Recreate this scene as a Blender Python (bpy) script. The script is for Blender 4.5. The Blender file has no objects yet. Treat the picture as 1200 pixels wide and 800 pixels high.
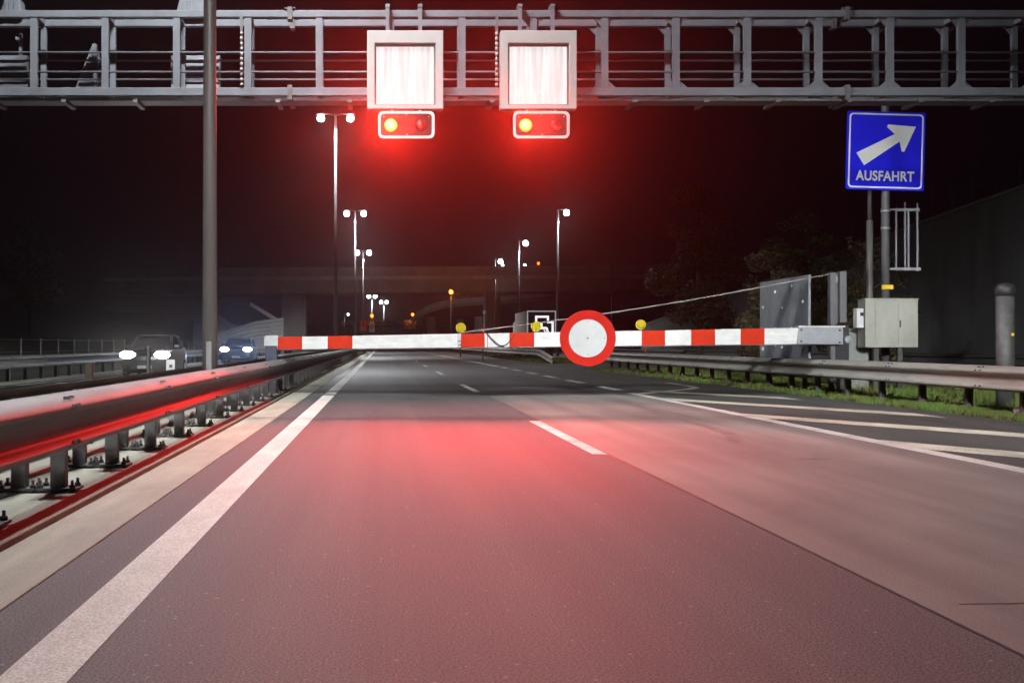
import bpy, bmesh, math, random
from mathutils import Vector, Matrix, noise
R = math.radians
random.seed(7)
S = bpy.context.scene
COL = S.collection

# ------------------------------------------------------------------ camera, sky, exposure
# world: +Y runs down the motorway, +X to the right, metres; the eye is 1.24 m over the left lane
CH = 1.24
FPX, VX, VY = 1450.0, 448.0, 403.0
cd = bpy.data.cameras.new('camera'); cam = bpy.data.objects.new('camera', cd); COL.objects.link(cam)
cam.location = (0, 0, CH); cam.rotation_euler = (R(90), 0, 0)
cd.sensor_width = 36; cd.lens = FPX / 1200 * 36
cd.shift_x = (600 - VX) / 1200; cd.shift_y = (VY - 400) / 1200
cd.clip_start = 0.1; cd.clip_end = 6000
S.camera = cam

w = bpy.data.worlds.new('World'); S.world = w; w.use_nodes = True
nt = w.node_tree; bg = nt.nodes['Background']
sky = nt.nodes.new('ShaderNodeTexSky'); sky.sky_type = 'NISHITA'; sky.sun_disc = False
sky.sun_elevation = R(-4); sky.sun_rotation = R(200)
mixn = nt.nodes.new('ShaderNodeMixRGB'); mixn.inputs[0].default_value = 0.85
mixn.inputs[2].default_value = (0.11, 0.055, 0.12, 1)
nt.links.new(sky.outputs[0], mixn.inputs[1]); nt.links.new(mixn.outputs[0], bg.inputs[0])
bg.inputs[1].default_value = 0.014

S.view_settings.view_transform = 'Standard'; S.view_settings.look = 'None'
S.view_settings.exposure = 0; S.view_settings.gamma = 1; S.view_settings.use_curve_mapping = False
S.cycles.use_denoising = True; S.cycles.use_light_tree = False
S.cycles.max_bounces = 5; S.cycles.diffuse_bounces = 2; S.cycles.glossy_bounces = 3
S.cycles.transmission_bounces = 4; S.cycles.volume_bounces = 0; S.cycles.transparent_max_bounces = 6
S.cycles.sample_clamp_indirect = 4
S.cycles.caustics_reflective = False; S.cycles.caustics_refractive = False

P_MAST = 7300
P_FILL = 225000
P_RED = 1500
P_FAR = 2900
COOL = (0.93, 0.97, 1.0)

def U(px, Y): return (px - VX) * Y / FPX
def V(py, Y): return (VY - py) * Y / FPX + CH

def lamp(name, kind, loc, power, color=(1, 1, 1), size=0.1, angle=None, blend=0.5, aim=None):
    l = bpy.data.lights.new(name, kind); l.energy = power; l.color = color
    l.shadow_soft_size = size
    if kind == 'SPOT': l.spot_size = R(angle); l.spot_blend = blend
    o = bpy.data.objects.new(name, l); COL.objects.link(o); o.location = loc
    if aim is not None:
        o.rotation_euler = (Vector(aim) - Vector(loc)).to_track_quat('-Z', 'Y').to_euler()
    return o

# ------------------------------------------------------------------ materials
MATS = {}
def mat(name, col, rough=0.6, metal=0.0, var=0.15, scale=3.0, stretch=(1, 1, 1), bump=0.0, bscale=40.0,
        emit=None, estr=0.0, spec=0.5, dirt=None):
    m = bpy.data.materials.new(name); m.use_nodes = True; t = m.node_tree; n = t.nodes; L = t.links
    b = n['Principled BSDF']
    b.inputs['Roughness'].default_value = rough; b.inputs['Metallic'].default_value = metal
    b.inputs['Specular IOR Level'].default_value = spec
    tc = n.new('ShaderNodeTexCoord'); mp = n.new('ShaderNodeMapping'); mp.inputs['Scale'].default_value = stretch
    L.new(tc.outputs['Object'], mp.inputs[0])
    nz = n.new('ShaderNodeTexNoise'); nz.inputs['Scale'].default_value = scale; nz.inputs['Detail'].default_value = 6
    nz.inputs['Roughness'].default_value = 0.65
    L.new(mp.outputs[0], nz.inputs['Vector'])
    rp = n.new('ShaderNodeValToRGB')
    rp.color_ramp.elements[0].position = 0.3; rp.color_ramp.elements[1].position = 0.72
    lo = [max(0, c * (1 - var)) for c in col]; hi = [min(1, c * (1 + var)) for c in col]
    if dirt: lo = list(dirt)
    rp.color_ramp.elements[0].color = (*lo, 1); rp.color_ramp.elements[1].color = (*hi, 1)
    L.new(nz.outputs['Fac'], rp.inputs[0]); L.new(rp.outputs[0], b.inputs['Base Color'])
    if bump:
        n2 = n.new('ShaderNodeTexNoise'); n2.inputs['Scale'].default_value = bscale; n2.inputs['Detail'].default_value = 4
        L.new(tc.outputs['Object'], n2.inputs['Vector'])
        bp = n.new('ShaderNodeBump'); bp.inputs['Strength'].default_value = bump; bp.inputs['Distance'].default_value = 0.02
        L.new(n2.outputs['Fac'], bp.inputs['Height']); L.new(bp.outputs[0], b.inputs['Normal'])
    if emit:
        b.inputs['Emission Color'].default_value = (*emit, 1); b.inputs['Emission Strength'].default_value = estr
    MATS[name] = m
    return m

def ground_mat(name, base, grain, stain, stain_scale, stain_stretch, rough=0.6, specks=True, bump=0.5, wear=0.0, grain_scale=95):
    """asphalt / concrete: aggregate grain + large worn areas + a few pale stones"""
    m = bpy.data.materials.new(name); m.use_nodes = True; t = m.node_tree; n = t.nodes; L = t.links
    b = n['Principled BSDF']; b.inputs['Roughness'].default_value = rough
    tc = n.new('ShaderNodeTexCoord')
    g = n.new('ShaderNodeTexNoise'); g.inputs['Scale'].default_value = grain_scale; g.inputs['Detail'].default_value = 4
    g.inputs['Roughness'].default_value = 0.75
    L.new(tc.outputs['Object'], g.inputs['Vector'])
    gr = n.new('ShaderNodeValToRGB'); gr.color_ramp.elements[0].position = 0.40; gr.color_ramp.elements[1].position = 0.61
    gr.color_ramp.elements[0].color = (*[c * (1 - grain) for c in base], 1)
    gr.color_ramp.elements[1].color = (*[c * (1 + grain) for c in base], 1)
    L.new(g.outputs['Fac'], gr.inputs[0])
    mp = n.new('ShaderNodeMapping'); mp.inputs['Scale'].default_value = stain_stretch
    L.new(tc.outputs['Object'], mp.inputs[0])
    s = n.new('ShaderNodeTexNoise'); s.inputs['Scale'].default_value = stain_scale; s.inputs['Detail'].default_value = 7
    s.inputs['Roughness'].default_value = 0.6; s.inputs['Distortion'].default_value = 0.4
    L.new(mp.outputs[0], s.inputs['Vector'])
    sr = n.new('ShaderNodeValToRGB'); sr.color_ramp.elements[0].position = 0.32; sr.color_ramp.elements[1].position = 0.7
    sr.color_ramp.elements[0].color = (1 - stain, 1 - stain, 1 - stain * 0.95, 1)
    sr.color_ramp.elements[1].color = (1 + stain * 0.6, 1 + stain * 0.55, 1 + stain * 0.5, 1)
    L.new(s.outputs['Fac'], sr.inputs[0])
    mul = n.new('ShaderNodeMixRGB'); mul.blend_type = 'MULTIPLY'; mul.inputs[0].default_value = 1
    L.new(gr.outputs[0], mul.inputs[1]); L.new(sr.outputs[0], mul.inputs[2])
    out = mul.outputs[0]
    mp2 = n.new('ShaderNodeMapping'); mp2.inputs['Scale'].default_value = (2.2, 0.035, 1); L.new(tc.outputs['Object'], mp2.inputs[0])
    st = n.new('ShaderNodeTexNoise'); st.inputs['Scale'].default_value = 1.0; st.inputs['Detail'].default_value = 5; L.new(mp2.outputs[0], st.inputs['Vector'])
    s2 = n.new('ShaderNodeValToRGB'); s2.color_ramp.elements[0].position = 0.35; s2.color_ramp.elements[1].position = 0.65
    s2.color_ramp.elements[0].color = (0.80, 0.80, 0.80, 1); s2.color_ramp.elements[1].color = (1.12, 1.11, 1.10, 1); L.new(st.outputs['Fac'], s2.inputs[0])
    m2 = n.new('ShaderNodeMixRGB'); m2.blend_type = 'MULTIPLY'; m2.inputs[0].default_value = 1; L.new(out, m2.inputs[1]); L.new(s2.outputs[0], m2.inputs[2]); out = m2.outputs[0]
    if specks:
        v = n.new('ShaderNodeTexVoronoi'); v.inputs['Scale'].default_value = 15.0
        L.new(tc.outputs['Object'], v.inputs['Vector'])
        lt = n.new('ShaderNodeMath'); lt.operation = 'LESS_THAN'; lt.inputs[1].default_value = 0.13
        L.new(v.outputs['Distance'], lt.inputs[0])
        sep = n.new('ShaderNodeSeparateColor'); L.new(v.outputs['Color'], sep.inputs[0])
        g2 = n.new('ShaderNodeMath'); g2.operation = 'GREATER_THAN'; g2.inputs[1].default_value = 0.8
        L.new(sep.outputs[0], g2.inputs[0])
        mm = n.new('ShaderNodeMath'); mm.operation = 'MULTIPLY'
        L.new(lt.outputs[0], mm.inputs[0]); L.new(g2.outputs[0], mm.inputs[1])
        mx = n.new('ShaderNodeMixRGB'); mx.inputs[2].default_value = (0.22, 0.21, 0.20, 1)
        L.new(mm.outputs[0], mx.inputs[0]); L.new(out, mx.inputs[1]); out = mx.outputs[0]
    if wear:
        nw = n.new('ShaderNodeTexNoise'); nw.inputs['Scale'].default_value = 26; nw.inputs['Detail'].default_value = 8; nw.inputs['Roughness'].default_value = 0.8
        L.new(tc.outputs['Object'], nw.inputs['Vector'])
        nl = n.new('ShaderNodeTexNoise'); nl.inputs['Scale'].default_value = 1.3; nl.inputs['Detail'].default_value = 3; L.new(tc.outputs['Object'], nl.inputs['Vector'])
        ad = n.new('ShaderNodeMath'); ad.operation = 'MULTIPLY_ADD'; ad.inputs[1].default_value = 0.45; L.new(nl.outputs['Fac'], ad.inputs[0]); L.new(nw.outputs['Fac'], ad.inputs[2])
        wr = n.new('ShaderNodeValToRGB'); wr.color_ramp.elements[0].position = 0.80 - 0.18*wear; wr.color_ramp.elements[1].position = 0.88 - 0.18*wear
        L.new(ad.outputs[0], wr.inputs[0])
        wm = n.new('ShaderNodeMixRGB'); wm.inputs[2].default_value = (0.085, 0.08, 0.078, 1); L.new(wr.outputs[0], wm.inputs[0]); L.new(out, wm.inputs[1]); out = wm.outputs[0]
    L.new(out, b.inputs['Base Color'])
    rr = n.new('ShaderNodeMapRange'); rr.inputs['To Min'].default_value = rough - 0.08; rr.inputs['To Max'].default_value = rough + 0.12
    L.new(s.outputs['Fac'], rr.inputs['Value']); L.new(rr.outputs[0], b.inputs['Roughness'])
    bp = n.new('ShaderNodeBump'); bp.inputs['Strength'].default_value = bump; bp.inputs['Distance'].default_value = 0.008
    L.new(g.outputs['Fac'], bp.inputs['Height']); L.new(bp.outputs[0], b.inputs['Normal'])
    MATS[name] = m
    return m

ground_mat('asphalt', (0.080, 0.078, 0.079), 0.95, 0.25, 0.5, (1.2, 0.25, 1), 0.74, bump=0.45, grain_scale=85)
ground_mat('asphalt_far', (0.085, 0.083, 0.081), 0.4, 0.3, 0.35, (1.6, 0.12, 1), 0.55)
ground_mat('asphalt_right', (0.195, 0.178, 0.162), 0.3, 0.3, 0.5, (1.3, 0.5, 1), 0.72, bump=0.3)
ground_mat('asphalt_hatched', (0.075, 0.073, 0.068), 0.4, 0.28, 0.6, (1, 0.4, 1), 0.65)
ground_mat('asphalt_opposite', (0.045, 0.044, 0.045), 0.4, 0.25, 0.5, (1.2, 0.2, 1), 0.55)
ground_mat('concrete_strip', (0.35, 0.338, 0.268), 0.2, 0.25, 1.4, (1.6, 0.5, 1), 0.75, specks=False, bump=0.25)
ground_mat('paint_white', (0.66, 0.64, 0.58), 0.3, 0.2, 2.0, (1, 0.4, 1), 0.7, specks=False, bump=0.6, grain_scale=70)
ground_mat('paint_far', (0.62, 0.60, 0.55), 0.2, 0.25, 1.2, (1, 1, 1), 0.6, specks=False, bump=0.3, wear=0.12)
ground_mat('paint_hatch', (0.62, 0.60, 0.47), 0.2, 0.25, 1.2, (1, 1, 1), 0.65, specks=False, bump=0.3, wear=0.2)
ground_mat('paint_worn', (0.17, 0.155, 0.14), 0.4, 0.4, 1.5, (1, 1, 1), 0.65, specks=False, bump=0.3)
ground_mat('soil', (0.04, 0.045, 0.022), 0.5, 0.5, 0.6, (1, 1, 1), 0.9, specks=False)
ground_mat('hill_cover', (0.018, 0.022, 0.012), 0.5, 0.5, 0.2, (1, 1, 1), 0.95, specks=False)

mat('steel_weathered', (0.36, 0.34, 0.30), 0.5, 0.3, 0.25, 2.5, (3, 0.4, 3), 0.08, 60)
mat('steel', (0.17, 0.168, 0.165), 0.62, 0.35, 0.22, 2.5, (3, 0.4, 3), 0.08, 60)
mat('steel_dark', (0.085, 0.08, 0.078), 0.6, 0.4, 0.35, 6)
mat('gantry_steel', (0.105, 0.11, 0.122), 0.6, 0.2, 0.2, 2.0)
mat('gantry_grate', (0.13, 0.125, 0.12), 0.6, 0.3, 0.3, 6)
mat('mast_paint', (0.115, 0.108, 0.10), 0.5, 0.3, 0.2, 1.5, (3, 3, 0.3))
mat('mast_light', (0.13, 0.13, 0.13), 0.5, 0.3, 0.2, 1.5)
mat('frame_white', (0.26, 0.26, 0.245), 0.6, 0, 0.08, 4)
mat('white_metal', (0.72, 0.72, 0.69), 0.5, 0, 0.08, 4)
mat('boom_white', (0.82, 0.82, 0.79), 0.7, 0, 0.04, 3, (1, 1, 3), spec=0.1, dirt=(0.64, 0.63, 0.59))
mat('boom_red', (0.60, 0.035, 0.012), 0.7, 0, 0.12, 3, spec=0.1)
mat('sign_red', (0.52, 0.018, 0.010), 0.7, 0, 0.06, 2, spec=0.1)
mat('sign_white', (0.58, 0.59, 0.57), 0.7, 0, 0.05, 2, spec=0.1, dirt=(0.50, 0.51, 0.50))
mat('exit_white', (0.85, 0.85, 0.80), 0.7, 0, 0.04, 2, spec=0.1)
mat('sign_blue', (0.016, 0.02, 0.80), 0.7, 0, 0.08, 2, spec=0.08)
mat('aluminium', (0.34, 0.345, 0.36), 0.5, 0.4, 0.12, 4)
mat('panel_grey', (0.24, 0.245, 0.25), 0.55, 0.3, 0.2, 2)
mat('cabinet_beige', (0.40, 0.40, 0.335), 0.6, 0, 0.08, 3, (1, 1, 0.4), dirt=(0.32, 0.315, 0.265))
mat('cabinet_grey', (0.22, 0.235, 0.215), 0.6, 0, 0.12, 3)
mat('black_plastic', (0.02, 0.02, 0.022), 0.5, 0, 0.3, 4)
mat('navy', (0.022, 0.03, 0.075), 0.5, 0, 0.2, 4)
mat('amber', (0.5, 0.40, 0.015), 0.25, 0, 0.2, 20)
mat('yellow', (0.75, 0.52, 0.02), 0.5, 0, 0.1, 5)
mat('tar', (0.035, 0.033, 0.033), 0.5, 0, 0.2, 6)
mat('cable', (0.30, 0.28, 0.25), 0.6, 0.2, 0.1, 4)
mat('lens_dead', (0.10, 0.008, 0.008), 0.2, 0, 0.2, 30)
mat('signal_case', (0.018, 0.014, 0.014), 0.7, 0, 0.2, 6, spec=0.1)
mat('rim_white', (0.4, 0.4, 0.38), 0.6, 0, 0.05, 4)
mat('concrete', (0.25, 0.245, 0.235), 0.85, 0, 0.25, 0.5, (1, 1, 0.5), 0.3, 8)
mat('concrete_dark', (0.16, 0.15, 0.14), 0.9, 0, 0.3, 0.3, (1, 1, 0.5), 0.3, 8)
mat('concrete_wall', (0.20, 0.20, 0.19), 0.9, 0, 0.22, 0.6, (1, 1, 0.35), 0.4, 5)
mat('concrete_pale', (0.42, 0.42, 0.40), 0.85, 0, 0.2, 0.5)
mat('bark', (0.06, 0.045, 0.03), 0.9, 0, 0.35, 5, (2, 2, 0.4), 0.6, 20)
mat('leaf_dark', (0.055, 0.046, 0.016), 0.6, 0, 0.4, 0.8)
mat('leaf_green', (0.04, 0.065, 0.02), 0.6, 0, 0.4, 0.8)
mat('blade', (0.055, 0.12, 0.018), 0.7, 0, 0.5, 0.9, spec=0.15, dirt=(0.115, 0.09, 0.035))
mat('glass_dark', (0.012, 0.013, 0.016), 0.06, 0, 0.1, 2)
mat('car_grey', (0.03, 0.031, 0.034), 0.3, 0.5, 0.06, 2)
mat('car_dark', (0.02, 0.023, 0.035), 0.28, 0.3, 0.06, 2)
mat('tyre', (0.02, 0.02, 0.02), 0.85, 0, 0.2, 8)
mat('rim', (0.3, 0.3, 0.31), 0.35, 0.8, 0.1, 5)
mat('truck_side', (0.78, 0.72, 0.62), 0.5, 0, 0.12, 1)
mat('truck_dark', (0.07, 0.075, 0.10), 0.5, 0, 0.2, 2)
mat('blue_bin', (0.03, 0.07, 0.22), 0.5, 0, 0.1, 3)
mat('green_bin', (0.03, 0.16, 0.06), 0.5, 0, 0.1, 3)
mat('lamp_white', (0.8, 0.8, 0.8), 0.4, 0, 0.02, 3, emit=(0.92, 0.97, 1.0), estr=55)
mat('lamp_far', (0.8, 0.8, 0.8), 0.4, 0, 0.02, 3, emit=(0.92, 0.95, 1.0), estr=12)
mat('lamp_orange', (0.8, 0.4, 0.1), 0.4, 0, 0.02, 3, emit=(1.0, 0.13, 0.01), estr=5)
mat('head_white', (0.8, 0.8, 0.8), 0.3, 0, 0.02, 3, emit=(1.0, 0.97, 0.95), estr=90)
mat('head_blue', (0.8, 0.8, 0.8), 0.3, 0, 0.02, 3, emit=(0.42, 0.6, 1.0), estr=110)
mat('lens_lit', (0.8, 0.2, 0.05), 0.3, 0, 0.02, 3, emit=(1.0, 0.075, 0.008), estr=7)
mat('lens_core', (0.8, 0.4, 0.05), 0.3, 0, 0.02, 3, emit=(1.0, 0.42, 0.06), estr=8)

mat('truck_line_glow', (0.7, 0.7, 0.7), 0.5, 0, 0.02, 3, emit=(0.95, 0.97, 1), estr=1.1)  # glow added to the reflective white lines, no lamps behind them
mat('truck_contour_glow', (0.7, 0.7, 0.7), 0.5, 0, 0.02, 3, emit=(0.95, 0.97, 1), estr=0.35)  # weaker added glow for the reflective contour marking
def display_mat():
    m = bpy.data.materials.new('display'); m.use_nodes = True; t = m.node_tree; n = t.nodes; L = t.links
    b = n['Principled BSDF']; b.inputs['Base Color'].default_value = (0.08, 0.08, 0.08, 1); b.inputs['Specular IOR Level'].default_value = 0.03; b.inputs['Roughness'].default_value = 0.4
    tc = n.new('ShaderNodeTexCoord'); mp = n.new('ShaderNodeMapping'); mp.inputs['Scale'].default_value = (7, 1, 0.35)
    L.new(tc.outputs['Object'], mp.inputs[0])
    nz = n.new('ShaderNodeTexNoise'); nz.inputs['Scale'].default_value = 2.2; nz.inputs['Detail'].default_value = 5
    L.new(mp.outputs[0], nz.inputs[0])
    r = n.new('ShaderNodeMapRange'); r.inputs['From Min'].default_value = 0.3; r.inputs['From Max'].default_value = 0.7
    r.inputs['To Min'].default_value = 0.62; r.inputs['To Max'].default_value = 0.92
    L.new(nz.outputs['Fac'], r.inputs['Value'])
    b.inputs['Emission Color'].default_value = (0.90, 1.0, 1.0, 1)
    L.new(r.outputs[0], b.inputs['Emission Strength'])
    MATS['display'] = m
display_mat()

# ------------------------------------------------------------------ mesh building
class MB:
    def __init__(s): s.v = []; s.f = []; s.m = []; s.sm = []
    def add(s, vs, fs, mi=0, smooth=False):
        o = len(s.v); s.v += [tuple(v) for v in vs]
        for f in fs: s.f.append(tuple(i + o for i in f)); s.m.append(mi); s.sm.append(smooth)
        return s
    def box(s, x0, x1, y0, y1, z0, z1, mi=0, M=None):
        vs = [Vector(p) for p in ((x0,y0,z0),(x1,y0,z0),(x1,y1,z0),(x0,y1,z0),(x0,y0,z1),(x1,y0,z1),(x1,y1,z1),(x0,y1,z1))]
        if M: vs = [M @ v for v in vs]
        return s.add(vs, [(0,3,2,1),(4,5,6,7),(0,1,5,4),(1,2,6,5),(2,3,7,6),(3,0,4,7)], mi)
    def tube(s, pts, r, n=10, mi=0, cap=True, smooth=True):
        pts = [Vector(p) for p in pts]; rs = r if isinstance(r, (list, tuple)) else [r] * len(pts)
        vs = []; fs = []
        up = None
        for i, p in enumerate(pts):
            a = pts[max(0, i-1)]; b = pts[min(len(pts)-1, i+1)]; d = (b - a).normalized()
            if up is None:
                up = Vector((0, 0, 1)) if abs(d.z) < 0.9 else Vector((1, 0, 0))
            e1 = d.cross(up).normalized(); e2 = e1.cross(d).normalized(); up = e2
            for k in range(n):
                t = 2 * math.pi * k / n
                vs.append(p + e1 * math.cos(t) * rs[i] + e2 * math.sin(t) * rs[i])
        for i in range(len(pts) - 1):
            for k in range(n):
                k2 = (k + 1) % n
                fs.append((i*n+k, i*n+k2, (i+1)*n+k2, (i+1)*n+k))
        s.add(vs, fs, mi, smooth)
        if cap:
            o = len(s.v) - len(vs)
            s.f.append(tuple(o + k for k in range(n))[::-1]); s.m.append(mi); s.sm.append(False)
            s.f.append(tuple(o + (len(pts)-1)*n + k for k in range(n))); s.m.append(mi); s.sm.append(False)
        return s
    def lathe(s, prof, M, n=24, mi=0, smooth=True):
        """prof: (radius, height) pairs spun about local z"""
        vs = []; fs = []
        for r, h in prof:
            for k in range(n):
                t = 2 * math.pi * k / n
                vs.append(M @ Vector((r * math.cos(t), r * math.sin(t), h)))
        for i in range(len(prof) - 1):
            for k in range(n):
                k2 = (k + 1) % n
                fs.append((i*n+k, i*n+k2, (i+1)*n+k2, (i+1)*n+k))
        fs.append(tuple(range(n))[::-1]); fs.append(tuple((len(prof)-1)*n + k for k in range(n)))
        return s.add(vs, fs, mi, smooth)
    def prism(s, poly, M, d, mi=0):
        """poly: (u, v) outline in local xy, extruded along local z by d"""
        n = len(poly)
        vs = [M @ Vector((u, v, 0)) for u, v in poly] + [M @ Vector((u, v, d)) for u, v in poly]
        fs = [tuple(range(n))[::-1], tuple(range(n, 2*n))] + [(i, (i+1) % n, n + (i+1) % n, n + i) for i in range(n)]
        return s.add(vs, fs, mi)
    def ring(s, outer, inner, M, d, mi=0):
        n = len(outer)
        vs = [M @ Vector((*p, 0)) for p in outer] + [M @ Vector((*p, 0)) for p in inner] + \
             [M @ Vector((*p, d)) for p in outer] + [M @ Vector((*p, d)) for p in inner]
        fs = []
        for i in range(n):
            j = (i + 1) % n
            fs += [(i, n+i, n+j, j), (2*n+i, 2*n+j, 3*n+j, 3*n+i), (i, j, 2*n+j, 2*n+i), (n+i, 3*n+i, 3*n+j, n+j)]
        return s.add(vs, fs, mi)
    def sheet(s, poly, z, mi=0):
        return s.add([(x, y, z) for x, y in poly], [tuple(range(len(poly)))], mi)
    def build(s, name, mats, parent=None, bevel=0.0, off=None):
        me = bpy.data.meshes.new(name)
        if off is None:
            off = Vector((0, 0, 0)); p = parent
            while p is not None: off = off + p.location; p = p.parent
        me.from_pydata([tuple(Vector(v) - off) for v in s.v], [], s.f)
        for q in (mats if isinstance(mats, (list, tuple)) else [mats]): me.materials.append(MATS[q])
        for p, mi, sm in zip(me.polygons, s.m, s.sm): p.material_index = mi; p.use_smooth = sm
        bm = bmesh.new(); bm.from_mesh(me); bmesh.ops.recalc_face_normals(bm, faces=bm.faces); bm.to_mesh(me); bm.free()
        me.update()
        o = bpy.data.objects.new(name, me); COL.objects.link(o); o.parent = parent
        if bevel:
            bv = o.modifiers.new('bevel', 'BEVEL'); bv.width = bevel; bv.segments = 2; bv.limit_method = 'ANGLE'
        return o

def tag(o, label=None, cat=None, group=None, kind=None):
    if label: o['label'] = label
    if cat: o['category'] = cat
    if group: o['group'] = group
    if kind: o['kind'] = kind
    return o
def thing(name, label, cat, loc=(0, 0, 0), group=None):
    o = bpy.data.objects.new(name, None); COL.objects.link(o); o.location = loc; o.empty_display_size = 0.3
    return tag(o, label, cat, group)
def dup(root, loc=None, rotz=None, label=None, parent=None):
    r = root.copy(); COL.objects.link(r); r.parent = parent
    if loc is not None: r.location = loc
    if rotz is not None: r.rotation_euler = (0, 0, rotz)
    if label: r['label'] = label
    for c in list(root.children): dup(c, parent=r)
    return r
def circle(r, n=40, cx=0, cy=0): return [(cx + r*math.cos(2*math.pi*k/n), cy + r*math.sin(2*math.pi*k/n)) for k in range(n)]
def rrect(x0, x1, y0, y1, r, n=5):
    out = []
    for cx, cy, a in ((x1-r, y1-r, 0), (x0+r, y1-r, 90), (x0+r, y0+r, 180), (x1-r, y0+r, 270)):
        for k in range(n+1):
            t = R(a + 90*k/n); out.append((cx + r*math.cos(t), cy + r*math.sin(t)))
    return out
def FACE(y):   # local (u,v,w) -> world (x=u, z=v, y = y - w): w grows towards the eye
    return Matrix(((1,0,0,0),(0,0,-1,y),(0,1,0,0),(0,0,0,1)))

# ------------------------------------------------------------------ ground and roads
def strip(name, mats, x0, x1, y0, y1, z, nx=1, ny=1):
    b = MB(); 
    for i in range(ny):
        ya = y0 + (y1-y0)*i/ny; yb = y0 + (y1-y0)*(i+1)/ny
        b.sheet([(x0, ya), (x1, ya), (x1, yb), (x0, yb)], z)
    return tag(b.build(name, mats), kind='structure')

JOINT = 30.3
strip('ground', 'soil', -900, 900, -60, 2500, -0.03)
strip('road', 'asphalt', -1.77, 2.55, -40, JOINT, 0.0)
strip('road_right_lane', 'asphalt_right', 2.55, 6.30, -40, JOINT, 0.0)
strip('hatched_road_edge', 'asphalt_hatched', 6.30, 10.15, -40, 62, 0.0)
strip('road_beyond_joint', 'asphalt_far', -1.77, 6.30, JOINT + 0.06, 420, 0.0)
strip('expansion_joint', 'black_plastic', -1.77, 6.30, JOINT, JOINT + 0.06, 0.0)
strip('exit_lane', 'asphalt_far', 6.30, 10.15, 62, 420, 0.0)
strip('side_access_road', 'asphalt_far', 10.15, 30, 63.5, 79, 0.0)
strip('opposite_road', 'asphalt_opposite', -11.3, -3.55, -40, 420, 0.0)
strip('opposite_concrete_strip', 'concrete_strip', -12.6, -11.3, -40, 420, 0.004)
strip('ramp_road', 'asphalt_far', 15.2, 22.5, -20, 180, -0.012)
b = MB()
b.box(-3.55, -2.30, -40, 300, -0.1, 0.035); b.box(-2.26, -1.77, -40, 300, -0.1, 0.012); b.box(-2.30, -2.26, -40, 300, -0.1, -0.01)
tag(b.build('median_pavement', 'concrete_strip', bevel=0.008), kind='structure')

Z1 = 0.004
def line_mark(name, m, x, wdt, y0, y1, z=Z1):
    return strip(name, m, x - wdt/2, x + wdt/2, y0, y1, z, ny=max(1, int((y1-y0)/20)))
line_mark('edge_line_marking', 'paint_white', -1.29, 0.27, -30, 29.9)
line_mark('edge_line_marking', 'paint_far', -1.29, 0.27, 30.6, 400)
b = MB()
for k in range(-1, 18):
    y0 = 13.9 + 18*k; b.sheet([(2.36, y0), (2.53, y0), (2.53, y0+6), (2.36, y0+6)], Z1)
tag(b.build('lane_dash_markings', 'paint_far'), kind='structure')
line_mark('right_edge_line_marking', 'paint_far', 6.28, 0.24, -30, 31.2, Z1)
b = MB()
for k in range(6):
    y0 = 33.2 + 6*k; b.sheet([(6.22, y0), (6.50, y0), (6.50, y0+3.2), (6.22, y0+3.2)], Z1)
b.sheet([(6.22, 68), (6.46, 68), (6.46, 400), (6.22, 400)], Z1)
tag(b.build('block_markings', 'paint_far'), kind='structure')
b = MB()
for y0, xe in ((34.6, 9.3), (28.4, 9.5), (22.1, 9.55), (16.0, 9.55), (9.9, 9.55)):
    x0 = 6.41 if y0 < 31 else 7.0
    ya = y0 - (x0 - 6.41)*2.0
    wd = 1.45
    b.sheet([(x0, ya), (x0, ya - wd), (xe, ya - wd - (xe-x0)*2), (xe, ya - (xe-x0)*2)], Z1)
pts = [(6.35, 31.0), (7.2, 32.3), (8.2, 33.9), (8.75, 35.0), (8.95, 36.2), (9.0, 37.5), (9.0, 39.6)]
for (xa, ya), (xb, yb) in zip(pts[:-1], pts[1:]):
    b.sheet([(xa, ya), (xa+0.14, ya-0.35), (xb+0.16, yb-0.3), (xb, yb)], Z1*1.5)
tag(b.build('hatch_markings', 'paint_hatch'), kind='structure')
b = MB()   # ghosts of removed markings on the right lane
pts = [(5.2, 27.5), (5.1, 24), (4.95, 21), (4.9, 18.5), (4.75, 16.8), (4.45, 15.6)]
for (xa, ya), (xb, yb) in zip(pts[:-1], pts[1:]):
    b.sheet([(xa-0.09, ya), (xa+0.09, ya), (xb+0.09, yb), (xb-0.09, yb)], Z1)
b.sheet([(4.52, 13.35), (4.78, 13.30), (4.80, 13.42), (4.53, 13.5)], Z1)
tag(b.build('worn_lane_markings', 'paint_worn'), kind='structure')
b = MB()   # sealed cracks and joints
for pts, wd in (([(2.75, 5.9), (3.6, 5.95), (4.6, 5.88), (6.2, 5.93)], 0.012), ([(2.55, -5), (2.553, 10), (2.547, 20), (2.55, 30)], 0.022),
                ([(-0.2, 21), (0.1, 23.2), (0.0, 25.5), (0.35, 28)], 0.03), ([(6.9, 12), (8.0, 12.6), (9.4, 12.4)], 0.02)):
    fine = []
    for (xa, ya), (xb, yb) in zip(pts[:-1], pts[1:]):
        for k in range(8): f = k/8; fine.append((xa+(xb-xa)*f + 0.012*noise.noise(Vector((xa*3+f*9, ya, 1))), ya+(yb-ya)*f + 0.02*noise.noise(Vector((xa, ya*3+f*9, 4)))))
    fine.append(pts[-1])
    for (xa, ya), (xb, yb) in zip(fine[:-1], fine[1:]):
        d = Vector((xb-xa, yb-ya)).normalized(); q = Vector((-d.y, d.x))*wd/2
        b.sheet([(xa-q.x, ya-q.y), (xb-q.x, yb-q.y), (xb+q.x, yb+q.y), (xa+q.x, ya+q.y)], Z1*0.5)
tag(b.build('road_crack_seals', 'tar'), kind='structure')
b = MB()   # bars across the opposite carriageway
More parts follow.
